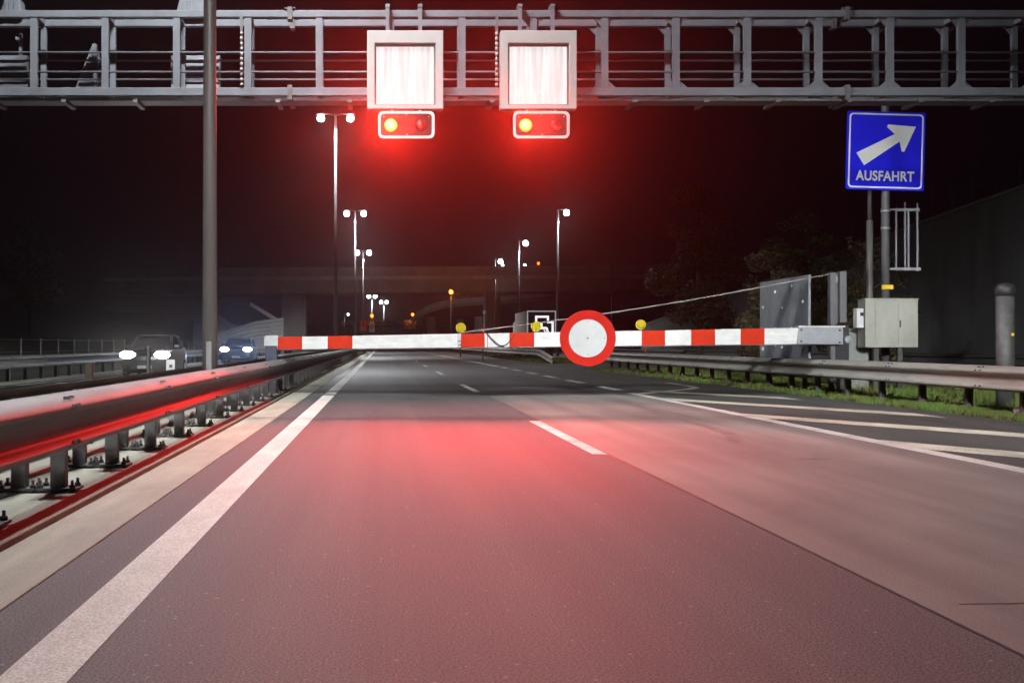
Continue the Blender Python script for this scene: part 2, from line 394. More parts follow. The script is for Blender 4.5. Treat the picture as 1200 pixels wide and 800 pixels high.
for xa, xb, yy in ((-9.8, -8.4, 33.8), (-8.2, -7.3, 29.3), (-10.3, -9.7, 38.9), (-9.2, -8.0, 38.9), (-9.8, -8.5, 44.7), (-10.0, -8.9, 49.7), (-8.4, -7.0, 25.2), (-9.2, -8.0, 55), (-9.6, -8.2, 61), (-8.6, -7.5, 47)):
    b.sheet([(xa, yy), (xb, yy), (xb, yy+0.55), (xa, yy+0.55)], Z1)
b.sheet([(-4.15, -20), (-4.0, -20), (-4.0, 380), (-4.15, 380)], Z1); b.sheet([(-11.0, -20), (-10.85, -20), (-10.85, 380), (-11.0, 380)], Z1)
tag(b.build('opposite_road_markings', 'paint_far'), kind='structure')

# dark hill left of the motorway
b = MB(); nx, ny = 14, 40; vs = []
for j in range(ny+1):
    for i in range(nx+1):
        x = -16 - i*9; y = -20 + j*18
        h = 13 * (1 - math.exp(-max(0, i-1)/4.0)) + 2.2*noise.noise(Vector((x*0.04, y*0.02, 1)))*min(1, i/2)
        vs.append((x, y, max(-0.1, h) if i else -0.06))
b.add(vs, [(j*(nx+1)+i, j*(nx+1)+i+1, (j+1)*(nx+1)+i+1, (j+1)*(nx+1)+i) for j in range(ny) for i in range(nx)], 0, True)
tag(b.build('hill', 'hill_cover'), kind='structure')

# ------------------------------------------------------------------ guard rails
PROF = [(-0.03, 0.43), (0.03, 0.432), (0.10, 0.45), (0.118, 0.475), (0.112, 0.50), (0.07, 0.525), (0.015, 0.545), (0.008, 0.60), (0.008, 0.68),
        (0.02, 0.71), (0.09, 0.728), (0.118, 0.75), (0.112, 0.775), (0.085, 0.80), (0.05, 0.822), (0.0, 0.845), (-0.09, 0.862)]
def beam_mesh(X, Y0, Y1, s, drop=0.0, drop_len=0.0):
    """corrugated steel beam facing +X (s=1) or -X (s=-1)"""
    b = MB(); step = 2.0; n = max(1, int(round((Y1-Y0)/step)))
    loop = PROF + [(x - 0.006, z) for x, z in reversed(PROF)]
    rows = []
    for i in range(n+1):
        y = Y0 + (Y1-Y0)*i/n
        jx = 0.006*noise.noise(Vector((y*0.23, X, 0))); jz = 0.008*noise.noise(Vector((y*0.19, X, 5)))
        d = 0.0
        if drop and y < Y0 + drop_len: d = drop*(1 - (y-Y0)/drop_len)
        rows.append([(X + s*x + jx, y, z + jz - d) for x, z in loop])
    k = len(loop)
    b.add([p for r in rows for p in r], [(i*k+j, i*k+(j+1) % k, (i+1)*k+(j+1) % k, (i+1)*k+j) for i in range(n) for j in range(k)], 0, True)
    b.f.append(tuple(range(k))); b.m.append(0); b.sm.append(False)
    for i in range(0, n, 2):              # splice bolts
        y = Y0 + (Y1-Y0)*i/n + 0.3
        if drop and y < Y0 + drop_len: continue
        for dy in (0, 0.16):
            for z in (0.50, 0.775):
                b.box(min(X + s*0.112, X + s*0.135), max(X + s*0.112, X + s*0.135), y+dy-0.014, y+dy+0.014, z-0.014, z+0.014, 1)
            b.box(min(X + s*0.045, X + s*0.08), max(X + s*0.045, X + s*0.08), y+dy-0.014, y+dy+0.014, 0.824, 0.846, 1)
    return b
def rail(label, X, Y0, Y1, s, plates, group, zb=0.035, step=2.0, first=None, drop=0.0, drop_len=0.0, mat_='steel'):
    t = thing('guard_rail', label, 'guard rail', (X - s*0.2, Y0, 0), group)
    beam_mesh(X, Y0, Y1, s, drop, drop_len).build('beam', [mat_, 'steel_dark'], t)
    px = X - s*0.2
    p = MB(); y = first if first is not None else Y0 + 1
    top = 0.80
    # C-section post with a spacer that reaches the beam
    p.box(px-0.06, px+0.06, y-0.055, y-0.047, zb-0.05, top); p.box(px-0.06, px-0.052, y-0.047, y+0.05, zb-0.05, top); p.box(px+0.052, px+0.06, y-0.047, y+0.05, zb-0.05, top)
    xa, xb = sorted((px + s*0.06, X - s*0.004)); p.box(xa, xb, y-0.05, y+0.05, 0.55, 0.72)
    po = p.build('post', 'steel_dark', t)
    if plates:
        q = MB(); q.box(px-0.17, px+0.17, y-0.13, y+0.13, zb+0.015, zb+0.035)
        for ex in (-0.13, 0.13):
            for ey in (-0.09, 0.09):
                q.tube([(px+ex, y+ey, zb-0.01), (px+ex, y+ey, zb+0.10)], 0.013, 6); q.tube([(px+ex, y+ey, zb+0.035), (px+ex, y+ey, zb+0.062)], 0.027, 6)
        q.build('base_plate', 'steel_dark', po)
    k = 1
    while y + k*step < Y1 - 0.3 and k < 99:
        c = dup(po, loc=(0, k*step, 0), parent=t); k += 1
    return t
G1 = 'guard rails along the road'
rail('double humped steel guard rail on bolted posts along the left edge line, glowing red', -2.45, 1.0, 190.0, 1, True, G1, first=2.15)
rail('steel guard rail of the median turned to the opposite carriageway, behind the red lit rail', -3.17, 1.0, 150.0, -1, True, G1, first=2.15)
rail('weathered steel guard rail on the grass verge in front of the beige cabinet', 10.75, 6.0, 61.0, -1, False, G1, zb=-0.03, first=7.1, mat_='steel_weathered')
rail('far guard rail with sloped end behind the white and red boom, on the grass island', 11.1, 80.5, 190.0, -1, False, G1, zb=-0.03, drop=0.5, drop_len=7.0, first=88.5, mat_='steel_weathered')
rail('guard rail beyond the oncoming cars at the outer edge of the opposite carriageway', -12.2, 12.0, 170.0, 1, False, G1, zb=-0.03, first=13)
rail('dark guard rail at the foot of the tall concrete wall', 22.9, 36.0, 100.0, -1, False, G1, zb=-0.03, first=37)
rail('short guard rail end seen just right of the round red sign, beyond the nearer rail', 18.6, 76.0, 120.0, -1, False, G1, zb=-0.03, first=77)

# ------------------------------------------------------------------ gantry over the road
GY, GR = 26.7, 27.47
gt = thing('sign_gantry', 'long grey steel truss gantry spanning the motorway at the top of the picture', 'gantry', (17.5, GY, 0))
def sq(b, x0, x1, yc, zc, w_, h_, mi=0): b.box(x0, x1, yc-w_/2, yc+w_/2, zc-h_/2, zc+h_/2, mi)
XL, XR = -14.0, 18.0
for yy in (GY, GR):
    b = MB(); sq(b, XL, XR, yy, 8.345, 0.15, 0.15); b.build('top_chord', 'gantry_steel', gt, bevel=0.012)
    b = MB(); sq(b, XL, XR, yy, 6.70, 0.16, 0.11); b.box(XL, XR, yy-0.11, yy+0.05, 6.575, 6.645); b.build('bottom_chord', 'gantry_steel', gt, bevel=0.01)
    for z in (7.52, 7.10):
        b = MB(); b.tube([(XL, yy-0.02, z), (XR, yy-0.02, z)], 0.024, 8); b.build('hand_rail', 'gantry_steel', gt)
XS = [-7.51 + 1.538*k for k in range(-4, 17)]
pr = None
for yy in (GY, GR):
    for k, x in enumerate(XS):
        wv = 0.075 if yy == GY else 0.06
        b = MB(); b.box(x-wv, x+wv, yy-0.055, yy+0.055, 6.756, 8.27)
        if k >= 11:      # gusset plates at the nodes of the right hand section
            for sx in (-1, 1):
                for (za, zb_) in ((8.27, 8.08), (6.756, 6.92)):
                    b.prism([(x + sx*wv, za), (x + sx*(wv+0.18), za), (x + sx*wv, zb_)][::1 if sx*(zb_-za) > 0 else -1], FACE(yy+0.02), 0.04)
        b.build('upright', 'gantry_steel', gt)
for x in XS:
    for za, zb_, g_ in ((8.30, 8.39, 0.076), (6.65, 6.73, 0.081)):
        b = MB(); b.box(x-0.05, x+0.05, GY+g_, GR-g_, za, zb_); b.build('cross_member', 'gantry_steel', gt)
b = MB(); b.box(XL, XR, GY+0.085, GR-0.115, 6.50, 6.545)
for x in XS: b.box(x+0.6, x+0.7, GY-0.08, GR+0.05, 6.44, 6.50)
b.build('walkway_grating', 'gantry_grate', gt)
for x in (U(340, GY), U(991, GY)):
    b = MB()
    for yy in (GY, GR):
        b.box(x-0.05, x+0.05, yy-0.13, yy+0.13, 8.21, 8.48); b.box(x-0.05, x+0.05, yy-0.14, yy+0.13, 6.48, 6.80)
        for dx in (-0.09, 0.09):
            b.tube([(x+dx-0.03, yy-0.10, 8.45), (x+dx+0.03, yy-0.10, 8.45)], 0.02, 6)
    b.build('splice_flange', 'steel_dark', gt)
for x in (-13.4, 17.5):
    b = MB(); b.box(x-0.25, x+0.25, GY+0.13, GR-0.13, -0.05, 8.2); b.box(x-0.5, x+0.5, GY-0.1, GR+0.1, -0.05, 0.15)
    b.build('gantry_leg', 'gantry_steel', gt, bevel=0.02)

# lane signs hung on the front of the gantry
def lane_sign(x0, lab):
    yF = 26.25; x1 = x0 + 1.62; z0, z1 = 6.225, 7.89
    t = thing('lane_sign', lab, 'sign', ((x0+x1)/2, yF, z0), 'white lane signs on the gantry')
    b = MB(); i = 0.165
    b.ring([(x0,z0),(x1,z0),(x1,z1),(x0,z1)], [(x0+i,z0+0.085),(x1-i,z0+0.085),(x1-i,z1-0.275),(x0+i,z1-0.275)], FACE(yF+0.30), 0.30)
    b.build('frame', 'frame_white', t, bevel=0.015)
    b = MB(); b.ring([(x0+i+.002,z0+0.087),(x1-i-.002,z0+0.087),(x1-i-.002,z1-0.277),(x0+i+.002,z1-0.277)], [(x0+i+0.03,z0+0.11),(x1-i-0.03,z0+0.11),(x1-i-0.03,z1-0.32),(x0+i+0.03,z1-0.32)], FACE(yF+0.20), 0.13)
    b.build('inner_rim', 'steel_dark', t)
    b = MB(); xa, xb = x0+i+0.03, x1-i-0.03; n = 20; dx = (xb-xa)/n
    for k in range(n):
        c = xa + dx*(k+0.5); a = random.uniform(-0.010, 0.010)
        b.prism([(c-dx*0.485, z0+0.11), (c+dx*0.485, z0+0.11), (c+dx*0.485, z1-0.32), (c-dx*0.485, z1-0.32)], FACE(yF+0.17+a), 0.04)
    b.build('slatted_display', 'display', t)
    b = MB(); b.box(x0+0.02, x1-0.02, yF+0.302, yF+0.36, z0+0.05, z1-0.05); b.build('rear_housing', 'aluminium', t)
    for fx in (0.27, 0.70):
        b = MB(); xx = x0 + 1.62*fx; b.box(xx-0.04, xx+0.04, yF+0.20, yF+0.28, z1, 8.50); b.box(xx-0.05, xx+0.05, yF+0.18, GY+0.1, 8.43, 8.50)
        b.build('hanger', 'gantry_steel', t)
    return t
lane_sign(-0.325, 'white square lane sign with blank slatted face, nearer the tall lamp masts on the left')
lane_sign(2.51, 'white square lane sign with blank slatted face, beside the ribbed cable on the gantry')

def warning_light(x0, lab):
    yF = 26.28; x1 = x0 + 1.20; z0, z1 = 5.60, 6.18; zc = 5.885
    t = thing('warning_light', lab, 'signal light', ((x0+x1)/2, yF, z0), 'red warning lights under the lane signs')
    b = MB(); b.prism(rrect(x0+0.03, x1-0.03, z0+0.03, z1-0.03, 0.09), FACE(yF+0.22), 0.20); b.build('casing', 'signal_case', t)
    b = MB(); b.ring(rrect(x0, x1, z0, z1, 0.11), rrect(x0+0.058, x1-0.058, z0+0.058, z1-0.058, 0.07), FACE(yF+0.05), 0.06); b.build('white_rim', 'rim_white', t, bevel=0.006)
    lx = x0 + 0.27
    M = FACE(yF + 0.02) @ Matrix.Translation((lx, zc, 0))
    b = MB(); b.lathe([(0.140, 0.0), (0.135, 0.015), (0.11, 0.028), (0.0, 0.03)], M); ll = b.build('lit_lens', 'lens_lit', t)
    b = MB(); b.lathe([(0.088, 0.031), (0.07, 0.045), (0.0, 0.052)], M); b.build('lamp_core', 'lens_core', ll)
    M = FACE(yF + 0.02) @ Matrix.Translation((x0 + 0.91, zc, 0))
    b = MB(); b.lathe([(0.125, 0.0), (0.12, 0.02), (0.08, 0.04), (0.0, 0.05)], M); b.build('dark_lens', 'lens_dead', t)
    b = MB()
    for cx, cz in ((0.12, 0.47), (0.60, 0.5), (1.08, 0.47), (0.62, 0.09)):
        b.lathe([(0.014, 0.0), (0.014, 0.012), (0, 0.014)], FACE(yF + 0.02) @ Matrix.Translation((x0+cx, z0+cz, 0)), 8)
    b.build('screws', 'aluminium', t)
    b = MB()
    for fx in (0.3, 0.9): b.box(x0+fx-0.03, x0+fx+0.03, yF+0.08, yF+0.13, z1-0.03, 6.226)
    b.build('bracket', 'white_metal', t)
    lamp('red_light', 'SPOT', (lx, yF - 0.045, zc), P_RED, (1.0, 0.028, 0.022), 0.05, 160, 1.0, (lx, yF - 7.5, 0.9))
    lamp('red_glare', 'SPOT', (lx, yF - 0.06, zc), P_RED * 6.3, (1.0, 0.03, 0.012), 0.05, 29, 1.0, (lx, yF - 26, 3.9))
    lamp('red_beam', 'SPOT', (lx, yF - 0.06, zc), P_RED * 4.2, (1.0, 0.028, 0.022), 0.05, 39, 1.0, (lx - 0.1, yF - 10.6, 0))
    return t
warning_light(-0.09, 'red warning light with lit left lamp under the lane sign nearer the tall lamp masts')
warning_light(2.78, 'red warning light with lit left lamp under the lane sign nearer the exit sign')

# boxes and cables on the back of the gantry
RY = 27.75
def sign_back(x0, x1, z0, z1, lab):
    t = thing('rear_sign', lab, 'sign', ((x0+x1)/2, RY, z0), 'sign backs on the far side of the gantry')
    b = MB(); b.box(x0, x1, RY, RY+0.22, z0, z1); b.build('housing', 'gantry_steel', t, bevel=0.01)
    n = 5; h = (z1-z0)/n
    for k in range(n):
        b = MB(); b.prism([(0, z0+k*h+0.02), (0.07, z0+k*h+0.02), (0.02, z0+(k+1)*h-0.02), (0, z0+(k+1)*h-0.02)], Matrix(((0,0,1,x0+0.03),(-1,0,0,RY),(0,1,0,0),(0,0,0,1))), x1-x0-0.06)
        b.build('louvre', 'gantry_steel', t)
    for xx in (x0+0.15*(x1-x0), x1-0.15*(x1-x0)):
        b = MB(); b.box(xx-0.03, xx+0.03, RY+0.04, RY+0.14, z1, z1+0.5); b.box(xx-0.03, xx+0.03, GR+0.056, RY+0.14, z1+0.3, z1+0.36); b.build('bracket', 'gantry_steel', t)
sign_back(U(-28, RY), U(32, RY), V(106, RY), V(65, RY), 'louvred back of a sign behind the gantry at the picture corner')
sign_back(U(200, RY), U(258, RY), V(106, RY), V(65, RY), 'louvred back of a sign behind the gantry, crossed by the near mast')
t = thing('warning_triangle', 'back of a triangular sign behind the gantry between the two louvred boxes', 'sign', (U(108, RY), RY, V(105, RY)))
b = MB(); b.prism([(U(89, RY), V(104, RY)), (U(128, RY), V(104, RY)), (U(113, RY), V(52, RY)), (U(109, RY), V(52, RY))], FACE(RY), 0.05); b.build('sign_plate', 'gantry_steel', t)
for k in range(4):
    b = MB(); zz = V(98 - 10*k, RY); hw = (0.32 - 0.075*k); b.box(U(111, RY)-hw, U(111, RY)+hw, RY-0.12, RY-0.052, zz, zz+0.06); b.build('stiffener', 'gantry_steel', t)
b = MB(); b.box(U(114, RY)-0.04, U(114, RY)+0.04, GR+0.056, RY-0.125, 6.76, 7.9); b.build('mounting_post', 'gantry_steel', t)
def head_unit(x0, x1, lab):
    t = thing('control_box', lab, 'control box', ((x0+x1)/2, GR, 8.43), 'control boxes on top of the gantry')
    b = MB(); b.prism([(x0, 8.425), (x1, 8.425), (x1-0.06, 8.85), (x0+0.12, 8.85)], FACE(GR+0.2), 0.4); b.build('casing', 'gantry_steel', t, bevel=0.02)
    for k in range(3):
        b = MB(); xx = x0 + (x1-x0)*(0.3+0.2*k); b.box(xx-0.03, xx+0.03, GR-0.225, GR-0.202, 8.5, 8.78); b.build('fin', 'gantry_steel', t)
head_unit(U(206, GR), U(243, GR), 'grey finned box on top of the gantry behind the near mast')
head_unit(U(2, GR), U(29, GR), 'grey finned box on top of the gantry in the picture corner')
def ribbed(x, lab):
    t = thing('ribbed_cable', lab, 'cable', (x, GY-0.1, 6.75), 'ribbed cables hung on the gantry')
    b = MB(); b.tube([(x, GY-0.1, 6.76), (x, GY-0.1, 8.0)], 0.02, 8); b.build('core', 'steel_dark', t)
    b = MB()
    for k in range(11): b.tube([(x, GY-0.1, 6.78+k*0.11), (x, GY-0.1, 6.84+k*0.11)], 0.035, 8)
    b.build('ribs', 'cable', t)
    b = MB(); b.box(x-0.03, x+0.03, GY-0.12, GY-0.076, 7.96, 8.30); b.build('clip', 'steel_dark', t)
ribbed(U(283, GY-0.1), 'ribbed cable hanging in the gantry just right of the near mast')
ribbed(U(582, GY-0.1), 'bright ribbed cable hanging beside the lane sign on the gantry')

# ------------------------------------------------------------------ lamp masts
def mast(loc, H, arms, lab, group, r0=0.13, r1=0.075, big=True, m='mast_paint', power=P_FAR, lampmat='lamp_white', grow=1.0):
    x, y, z0 = loc
    t = thing('lamp_mast', lab, 'street lamp', loc, group)
    b = MB(); b.tube([(x, y, z0-0.05), (x, y, z0+H*0.5), (x, y, z0+H)], [r0, (r0+r1)/2, r1], 16); b.build('pole', m, t)
    b = MB(); b.lathe([(r0+0.012, 0), (r0+0.012, 0.35), (r0+0.002, 0.40)], Matrix.Translation((x, y, z0-0.02)), 16); b.build('foot_collar', 'steel_dark', t)
    if big:
        b = MB(); b.box(x-0.045, x+0.045, y-r0-0.012, y-r0+0.03, z0+0.75, z0+1.25); b.build('access_door', m, t, bevel=0.005)
    for s in arms:
        b = MB(); b.tube([(x, y, z0+H-0.12), (x+s*0.35, y, z0+H+0.02), (x+s*0.62, y, z0+H+0.03)], 0.035, 8); b.build('arm', m, t)
        ca = x + s*0.90
        h = MB(); h.prism([(-0.22*grow, 0), (0.22*grow, 0), (0.17*grow, 0.10), (-0.17*grow, 0.10)], Matrix(((1,0,0,ca),(0,0,1,y-0.14),(0,1,0,z0+H-0.02),(0,0,0,1))), 0.28)
        ho = h.build('lamp_head', m, t, bevel=0.01)
        g = MB(); g.lathe([(0.0, -0.33*grow), (0.08*grow, -0.315*grow), (0.145*grow, -0.26*grow), (0.17*grow, -0.18*grow), (0.155*grow, -0.10*grow), (0.10*grow, -0.03*grow), (0.08*grow, 0.0)], Matrix.Translation((ca, y, z0+H-0.022)), 16); g.build('lens', lampmat, ho)
        lamp('street_or_fill_light', 'SPOT', (ca, y, z0+H-0.25-0.3*grow), power, COOL, 0.15, 165 if power == P_MAST else 148, 0.4, (ca, y, 0))
    return t
G2 = 'double lamp masts along the median'
mast((-2.87, 20.6, 0.03), 15.3, (-1, 1), 'thick grey lamp mast cropped by the picture top, standing between the two median rails', G2, power=P_MAST)
mast((-2.87, 76, 0.03), 15.3, (-1, 1), 'tallest looking double lamp mast, its two white lamps left of the red warning lights', G2, m='mast_light', power=P_FAR * 2, grow=1.3)
mast((-2.87, 131, 0.03), 15.3, (-1, 1), 'middle double lamp mast of the three near the boom, second in height', G2, m='mast_light', power=P_FAR * 3, grow=1.7)
mast((-2.87, 186, 0.0), 15.3, (-1, 1), 'lowest looking of the three tall double lamp masts, before the flyover', G2, m='mast_light', power=5500, grow=2.1)
mast((-2.9, 350, 0.0), 15.3, (-1, 1), 'tiny double lamp mast seen below the flyover, just above an orange beacon', G2, m='mast_light', power=9000, grow=3.4, lampmat='lamp_far')
mast((0.5, 400, 0.0), 15.3, (-1, 1), 'tiny double lamp mast farthest along the road, right of the other tiny mast', G2, m='mast_light', power=9000, grow=3.4, lampmat='lamp_far')
G3 = 'single lamp posts along the exit side'
mast((18.0, 127, 0), 15.0, (1,), 'single lamp post with brightest lamp, rising beside the round red sign', G3, m='mast_light', r0=0.16, r1=0.12, grow=1.7, power=P_FAR)
mast((18.2, 165, 0), 15.0, (1,), 'single lamp post between the other two, in front of the lorry side', G3, m='mast_light', r0=0.16, r1=0.12, grow=2.0)
mast((18.3, 201, 0), 15.0, (1,), 'single lamp post with lowest lamp, left of the lorry', G3, m='mast_light', r0=0.17, r1=0.13, grow=2.2)
mast((U(408, 300)-0.9, 300, 0), V(367, 300), (1,), 'tiny low white lamp under the flyover, left of the red roadworks sign', 'lamps of the far interchange', m='mast_paint', grow=1.6, lampmat='lamp_far', power=400)
G4 = 'lamps of the far interchange'
mast((U(589, 262)-0.9, 262, 0), V(309, 262), (1,), 'far white lamp touching the lowest single lamp post', G4, m='mast_paint', grow=1.7, lampmat='lamp_far', power=700)
mast((U(615, 262)-0.9, 262, 0), V(309, 262), (1,), 'far white lamp right of the second single lamp post', G4, m='mast_paint', grow=1.7, lampmat='lamp_far', power=700)
mast((U(631, 262)-0.9, 262, 0), V(307, 262), (1,), 'far orange lamp right of the second single lamp post', G4, m='mast_paint', grow=1.7, lampmat='lamp_orange', power=200)

# added fill spots behind the eye, in place of reflective sheeting on the barrier
lamp('street_or_fill_light', 'SPOT', (-2.0, -34.4, 15.0), P_FILL, COOL, 2.4, 12.8, 0.8, (0.2, 31, 0.1))
lamp('street_or_fill_light', 'SPOT', (-1.4, -34.4, 15.0), P_FILL, COOL, 2.4, 12.4, 0.8, (10.3, 31, 0.3))

# ------------------------------------------------------------------ barrier
BY = 31.0
bt = thing('barrier_gate', 'closed road barrier, long white and red boom with a round red ringed sign', 'barrier', (11.45, BY+0.25, 0))
def bz(x): return 1.262 + (x + 2.63) * 0.01385
def bh(x): return 0.153 + (x + 2.63) * 0.0037
BYF = BY - 0.06
edges = [312, 325, 354, 384, 413, 539, 568, 597, 626, 752, 779.5, 810, 838, 868, 896, 940]
b = MB()
for i in range(len(edges)-1):
    xa, xb = U(edges[i], BYF), U(edges[i+1], BYF); red = edges[i] in (325, 384, 539, 597, 752, 810, 868)
    vs = [(xa, BYF, bz(xa)-bh(xa)), (xb, BYF, bz(xb)-bh(xb)), (xb, BYF, bz(xb)+bh(xb)), (xa, BYF, bz(xa)+bh(xa)),
          (xa, BY+0.06, bz(xa)-bh(xa)), (xb, BY+0.06, bz(xb)-bh(xb)), (xb, BY+0.06, bz(xb)+bh(xb)), (xa, BY+0.06, bz(xa)+bh(xa))]
    fs = [(0,1,2,3), (4,7,6,5), (0,4,5,1), (3,2,6,7)]
    if i == 0: fs.append((0,3,7,4))
    if i == len(edges)-2: fs.append((1,5,6,2))
    b.add(vs, fs, 1 if red else 0)
boom = b.build('boom', ['boom_white', 'boom_red'], bt)
b = MB()
for k in range(24):
    xx = -2.2 + k*0.56
    b.lathe([(0.008, 0), (0.008, 0.004), (0, 0.005)], FACE(BYF) @ Matrix.Translation((xx, bz(xx)+bh(xx)-0.03, 0)), 6)
b.build('rivets', 'steel_dark', boom)
b = MB(); b.tube([(U(350, BY), BY, bz(U(350, BY))-bh(U(350, BY))-0.012), (U(980, BY), BY, bz(U(980, BY))-bh(U(980, BY))-0.012)], 0.014, 6); b.build('edge_trim', 'aluminium', boom)
# counterweight plate at the pivot end
xa, xb = U(934, BYF-0.03), U(988, BYF-0.03)
b = MB(); b.prism([(xa, bz(xa)-0.20), (xb, bz(xb)-0.23), (xb, bz(xb)+0.20), (xa+0.05, bz(xa)+0.225)], FACE(BY+0.09), 0.19)
cp = b.build('pivot_plate', 'aluminium', bt, bevel=0.008)
b = MB()
for dx, dz in ((0.10, 0.15), (0.10, -0.13), (xb-xa-0.09, 0.14), (xb-xa-0.09, -0.16)):
    b.lathe([(0.028, 0), (0.028, 0.02), (0, 0.022)], FACE(BY-0.1) @ Matrix.Translation((xa+dx, bz(xa)+dz, 0)), 6)
b.build('bolt_heads', 'steel_dark', cp)
b = MB(); b.box(xa+0.02, xb+0.03, BY-0.16, BY+0.10, bz(xb)+0.206, bz(xb)+0.235); b.build('top_flange', 'white_metal', cp)
# round sign
cx, cz, r0, r1 = 5.13, 1.385, 0.70, 0.475
b = MB(); b.ring(circle(r0, 56, cx, cz), circle(r1, 56, cx, cz), FACE(BY-0.10), 0.02); disc = b.build('red_ring', 'sign_red', bt)
b = MB(); b.prism(circle(r1-0.001, 56, cx, cz), FACE(BY-0.099), 0.016); b.build('white_centre', 'sign_white', disc)
b = MB()
for dx, dz, rr in ((0.0, 0.0, 0.022), (0.0, 0.42, 0.011), (0.0, -0.41, 0.013), (0.415, 0.0, 0.014), (0.41, 0.05, 0.009), (-0.05, -0.02, 0.007)):
    b.lathe([(rr, 0), (rr, 0.004), (0, 0.005)], FACE(BY-0.115) @ Matrix.Translation((cx+dx, cz+dz, 0)), 8)
b.build('bolt_heads', 'steel_dark', disc)
b = MB(); b.box(cx-0.03, cx+0.03, BY-0.098, BY-0.062, cz-0.55, cz+0.55); b.box(cx-0.45, cx+0.45, BY-0.098, BY-0.062, cz-0.03, cz+0.03); b.build('bracket', 'aluminium', disc)
# amber lamps on the boom
for px_ in (540, 628, 750.5):
    x = U(px_, BY); zt = bz(x) + bh(x); zc = zt + 0.15
    b = MB(); b.box(x-0.05, x+0.05, BY-0.05, BY+0.05, zt, zt+0.035); b.box(x-0.07, x+0.07, BY-0.02, BY+0.08, zt+0.033, zt+0.24)
    lo = b.build('amber_lamp', 'black_plastic', bt, bevel=0.01)
    M = FACE(BY-0.02) @ Matrix.Translation((x, zc, 0))
    b = MB(); b.lathe([(0.118, 0.0), (0.123, 0.02), (0.10, 0.05), (0.055, 0.075), (0.0, 0.085)], M, 24); b.build('lens', 'amber', lo)
    b = MB(); b.ring(circle(0.128, 24, x, zc), circle(0.108, 24, x, zc), FACE(BY-0.021), 0.03); b.build('lens_rim', 'yellow', lo)
# little cable drops, clamp and loop on the boom
xc = U(538, BY)
b = MB(); b.box(xc-0.05, xc+0.04, BYF-0.02, BY+0.08, bz(xc)-0.17, bz(xc)+0.17); b.build('clamp', 'aluminium', bt)
b = MB(); b.tube([(xc-0.03, BYF-0.03, bz(xc)+0.0), (xc+0.05, BYF-0.03, bz(xc)-0.02), (xc+0.05, BYF-0.03, bz(xc)-0.10), (xc-0.03, BYF-0.03, bz(xc)-0.12)], 0.014, 6); b.build('hook', 'black_plastic', bt)
pts = []
for k in range(13):
    f = k/12; x = U(570, BY) + (U(603, BY)-U(570, BY))*f; z = bz(x)+0.16 - 0.33*math.sin(math.pi*min(1, f*0.96))*1.0 + 0.02*f
    pts.append((x, BYF-0.025, z))
b = MB(); b.tube(pts, 0.011, 6); b.tube([(x, y-0.01, z + 0.03*math.sin(i*0.5)+0.02) for i, (x, y, z) in enumerate(pts[:-2])], 0.009, 6); b.build('loose_wire', 'black_plastic', bt)
b = MB(); xq = U(571, BY); b.box(xq-0.008, xq+0.008, BYF-0.012, BYF, bz(xq)-0.20, bz(xq)+0.17); xq = U(755.5, BY); b.box(xq-0.006, xq+0.006, BYF-0.012, BYF, bz(xq)-0.42, bz(xq)+0.16); b.build('hanging_rod', 'sign_red', bt)
# pivot post with twin uprights
b = MB()
b.box(U(971.5, BY+0.25), U(977.5, BY+0.25), BY+0.14, BY+0.36, -0.05, V(319, BY+0.25)); b.box(U(982.5, BY+0.25), U(990.5, BY+0.25), BY+0.14, BY+0.36, V(378, BY+0.25), V(318, BY+0.25))
b.box(U(977.5, BY+0.25), U(982.5, BY+0.25), BY+0.28, BY+0.36, 1.75, V(319, BY+0.25)-0.02)
b.build('pivot_post', 'mast_light', bt, bevel=0.01)
b = MB(); b.lathe([(0.07, 0), (0.10, 0.01), (0.10, 0.05), (0.07, 0.06)], Matrix.Translation((U(981, BY), BY+0.22, V(327, BY))) @ Matrix.Rotation(R(90), 4, 'X'), 16); b.build('cable_pulley', 'aluminium', bt)
b = MB(); xa = U(978, BY+0.2); b.box(xa, xa+0.34, BY+0.12, BY+0.52, 0.75, 1.72); b.box(xa+0.12, xa+0.26, BY+0.1, BY+0.4, -0.05, 0.75); b.box(xa-0.05, xa+0.45, BY, BY+0.6, -0.05, 0.06)
b.build('drive_housing', 'black_plastic', bt, bevel=0.015)
b = MB(); b.lathe([(0.10, 0), (0.10, 0.10), (0.05, 0.12), (0, 0.12)], FACE(BY+0.12) @ Matrix.Translation((xa+0.28, 1.35, 0)), 16); b.build('pivot_hub', 'aluminium', bt)
za = V(321, BY+0.2)
c0, c1 = Vector((U(974, BY+0.16), BY+0.2, za)), Vector((xc+0.05, BY+0.02, bz(xc)+0.20))
b = MB(); b.tube([c0 + (c1-c0)*f - Vector((0, 0, 0.10*math.sin(math.pi*f))) for f in [k/16 for k in range(17)]], 0.019, 6); b.build('stay_cable', 'cable', bt)

t = thing('boom_rest', 'dark blue post with white fork carrying the free end of the boom', 'post', (-2.82, BY, 0.03))
b = MB(); b.box(U(311.5, BY), U(325, BY), BY-0.12, BY+0.12, 0.26, V(405, BY)); b.build('casing', 'navy', t, bevel=0.01)
b = MB(); b.box(U(316, BY), U(321, BY), BY-0.05, BY+0.05, 0.0, 0.26); b.box(-3.02, -2.62, BY-0.2, BY+0.2, 0.03, 0.055); b.build('leg', 'black_plastic', t)
b = MB(); b.box(U(310, BY), U(326, BY), BY-0.13, BY-0.075, V(405, BY), V(395, BY)); b.box(U(310, BY), U(326, BY), BY+0.075, BY+0.13, V(405, BY), V(393, BY)); b.build('fork', 'white_metal', t, bevel=0.005)

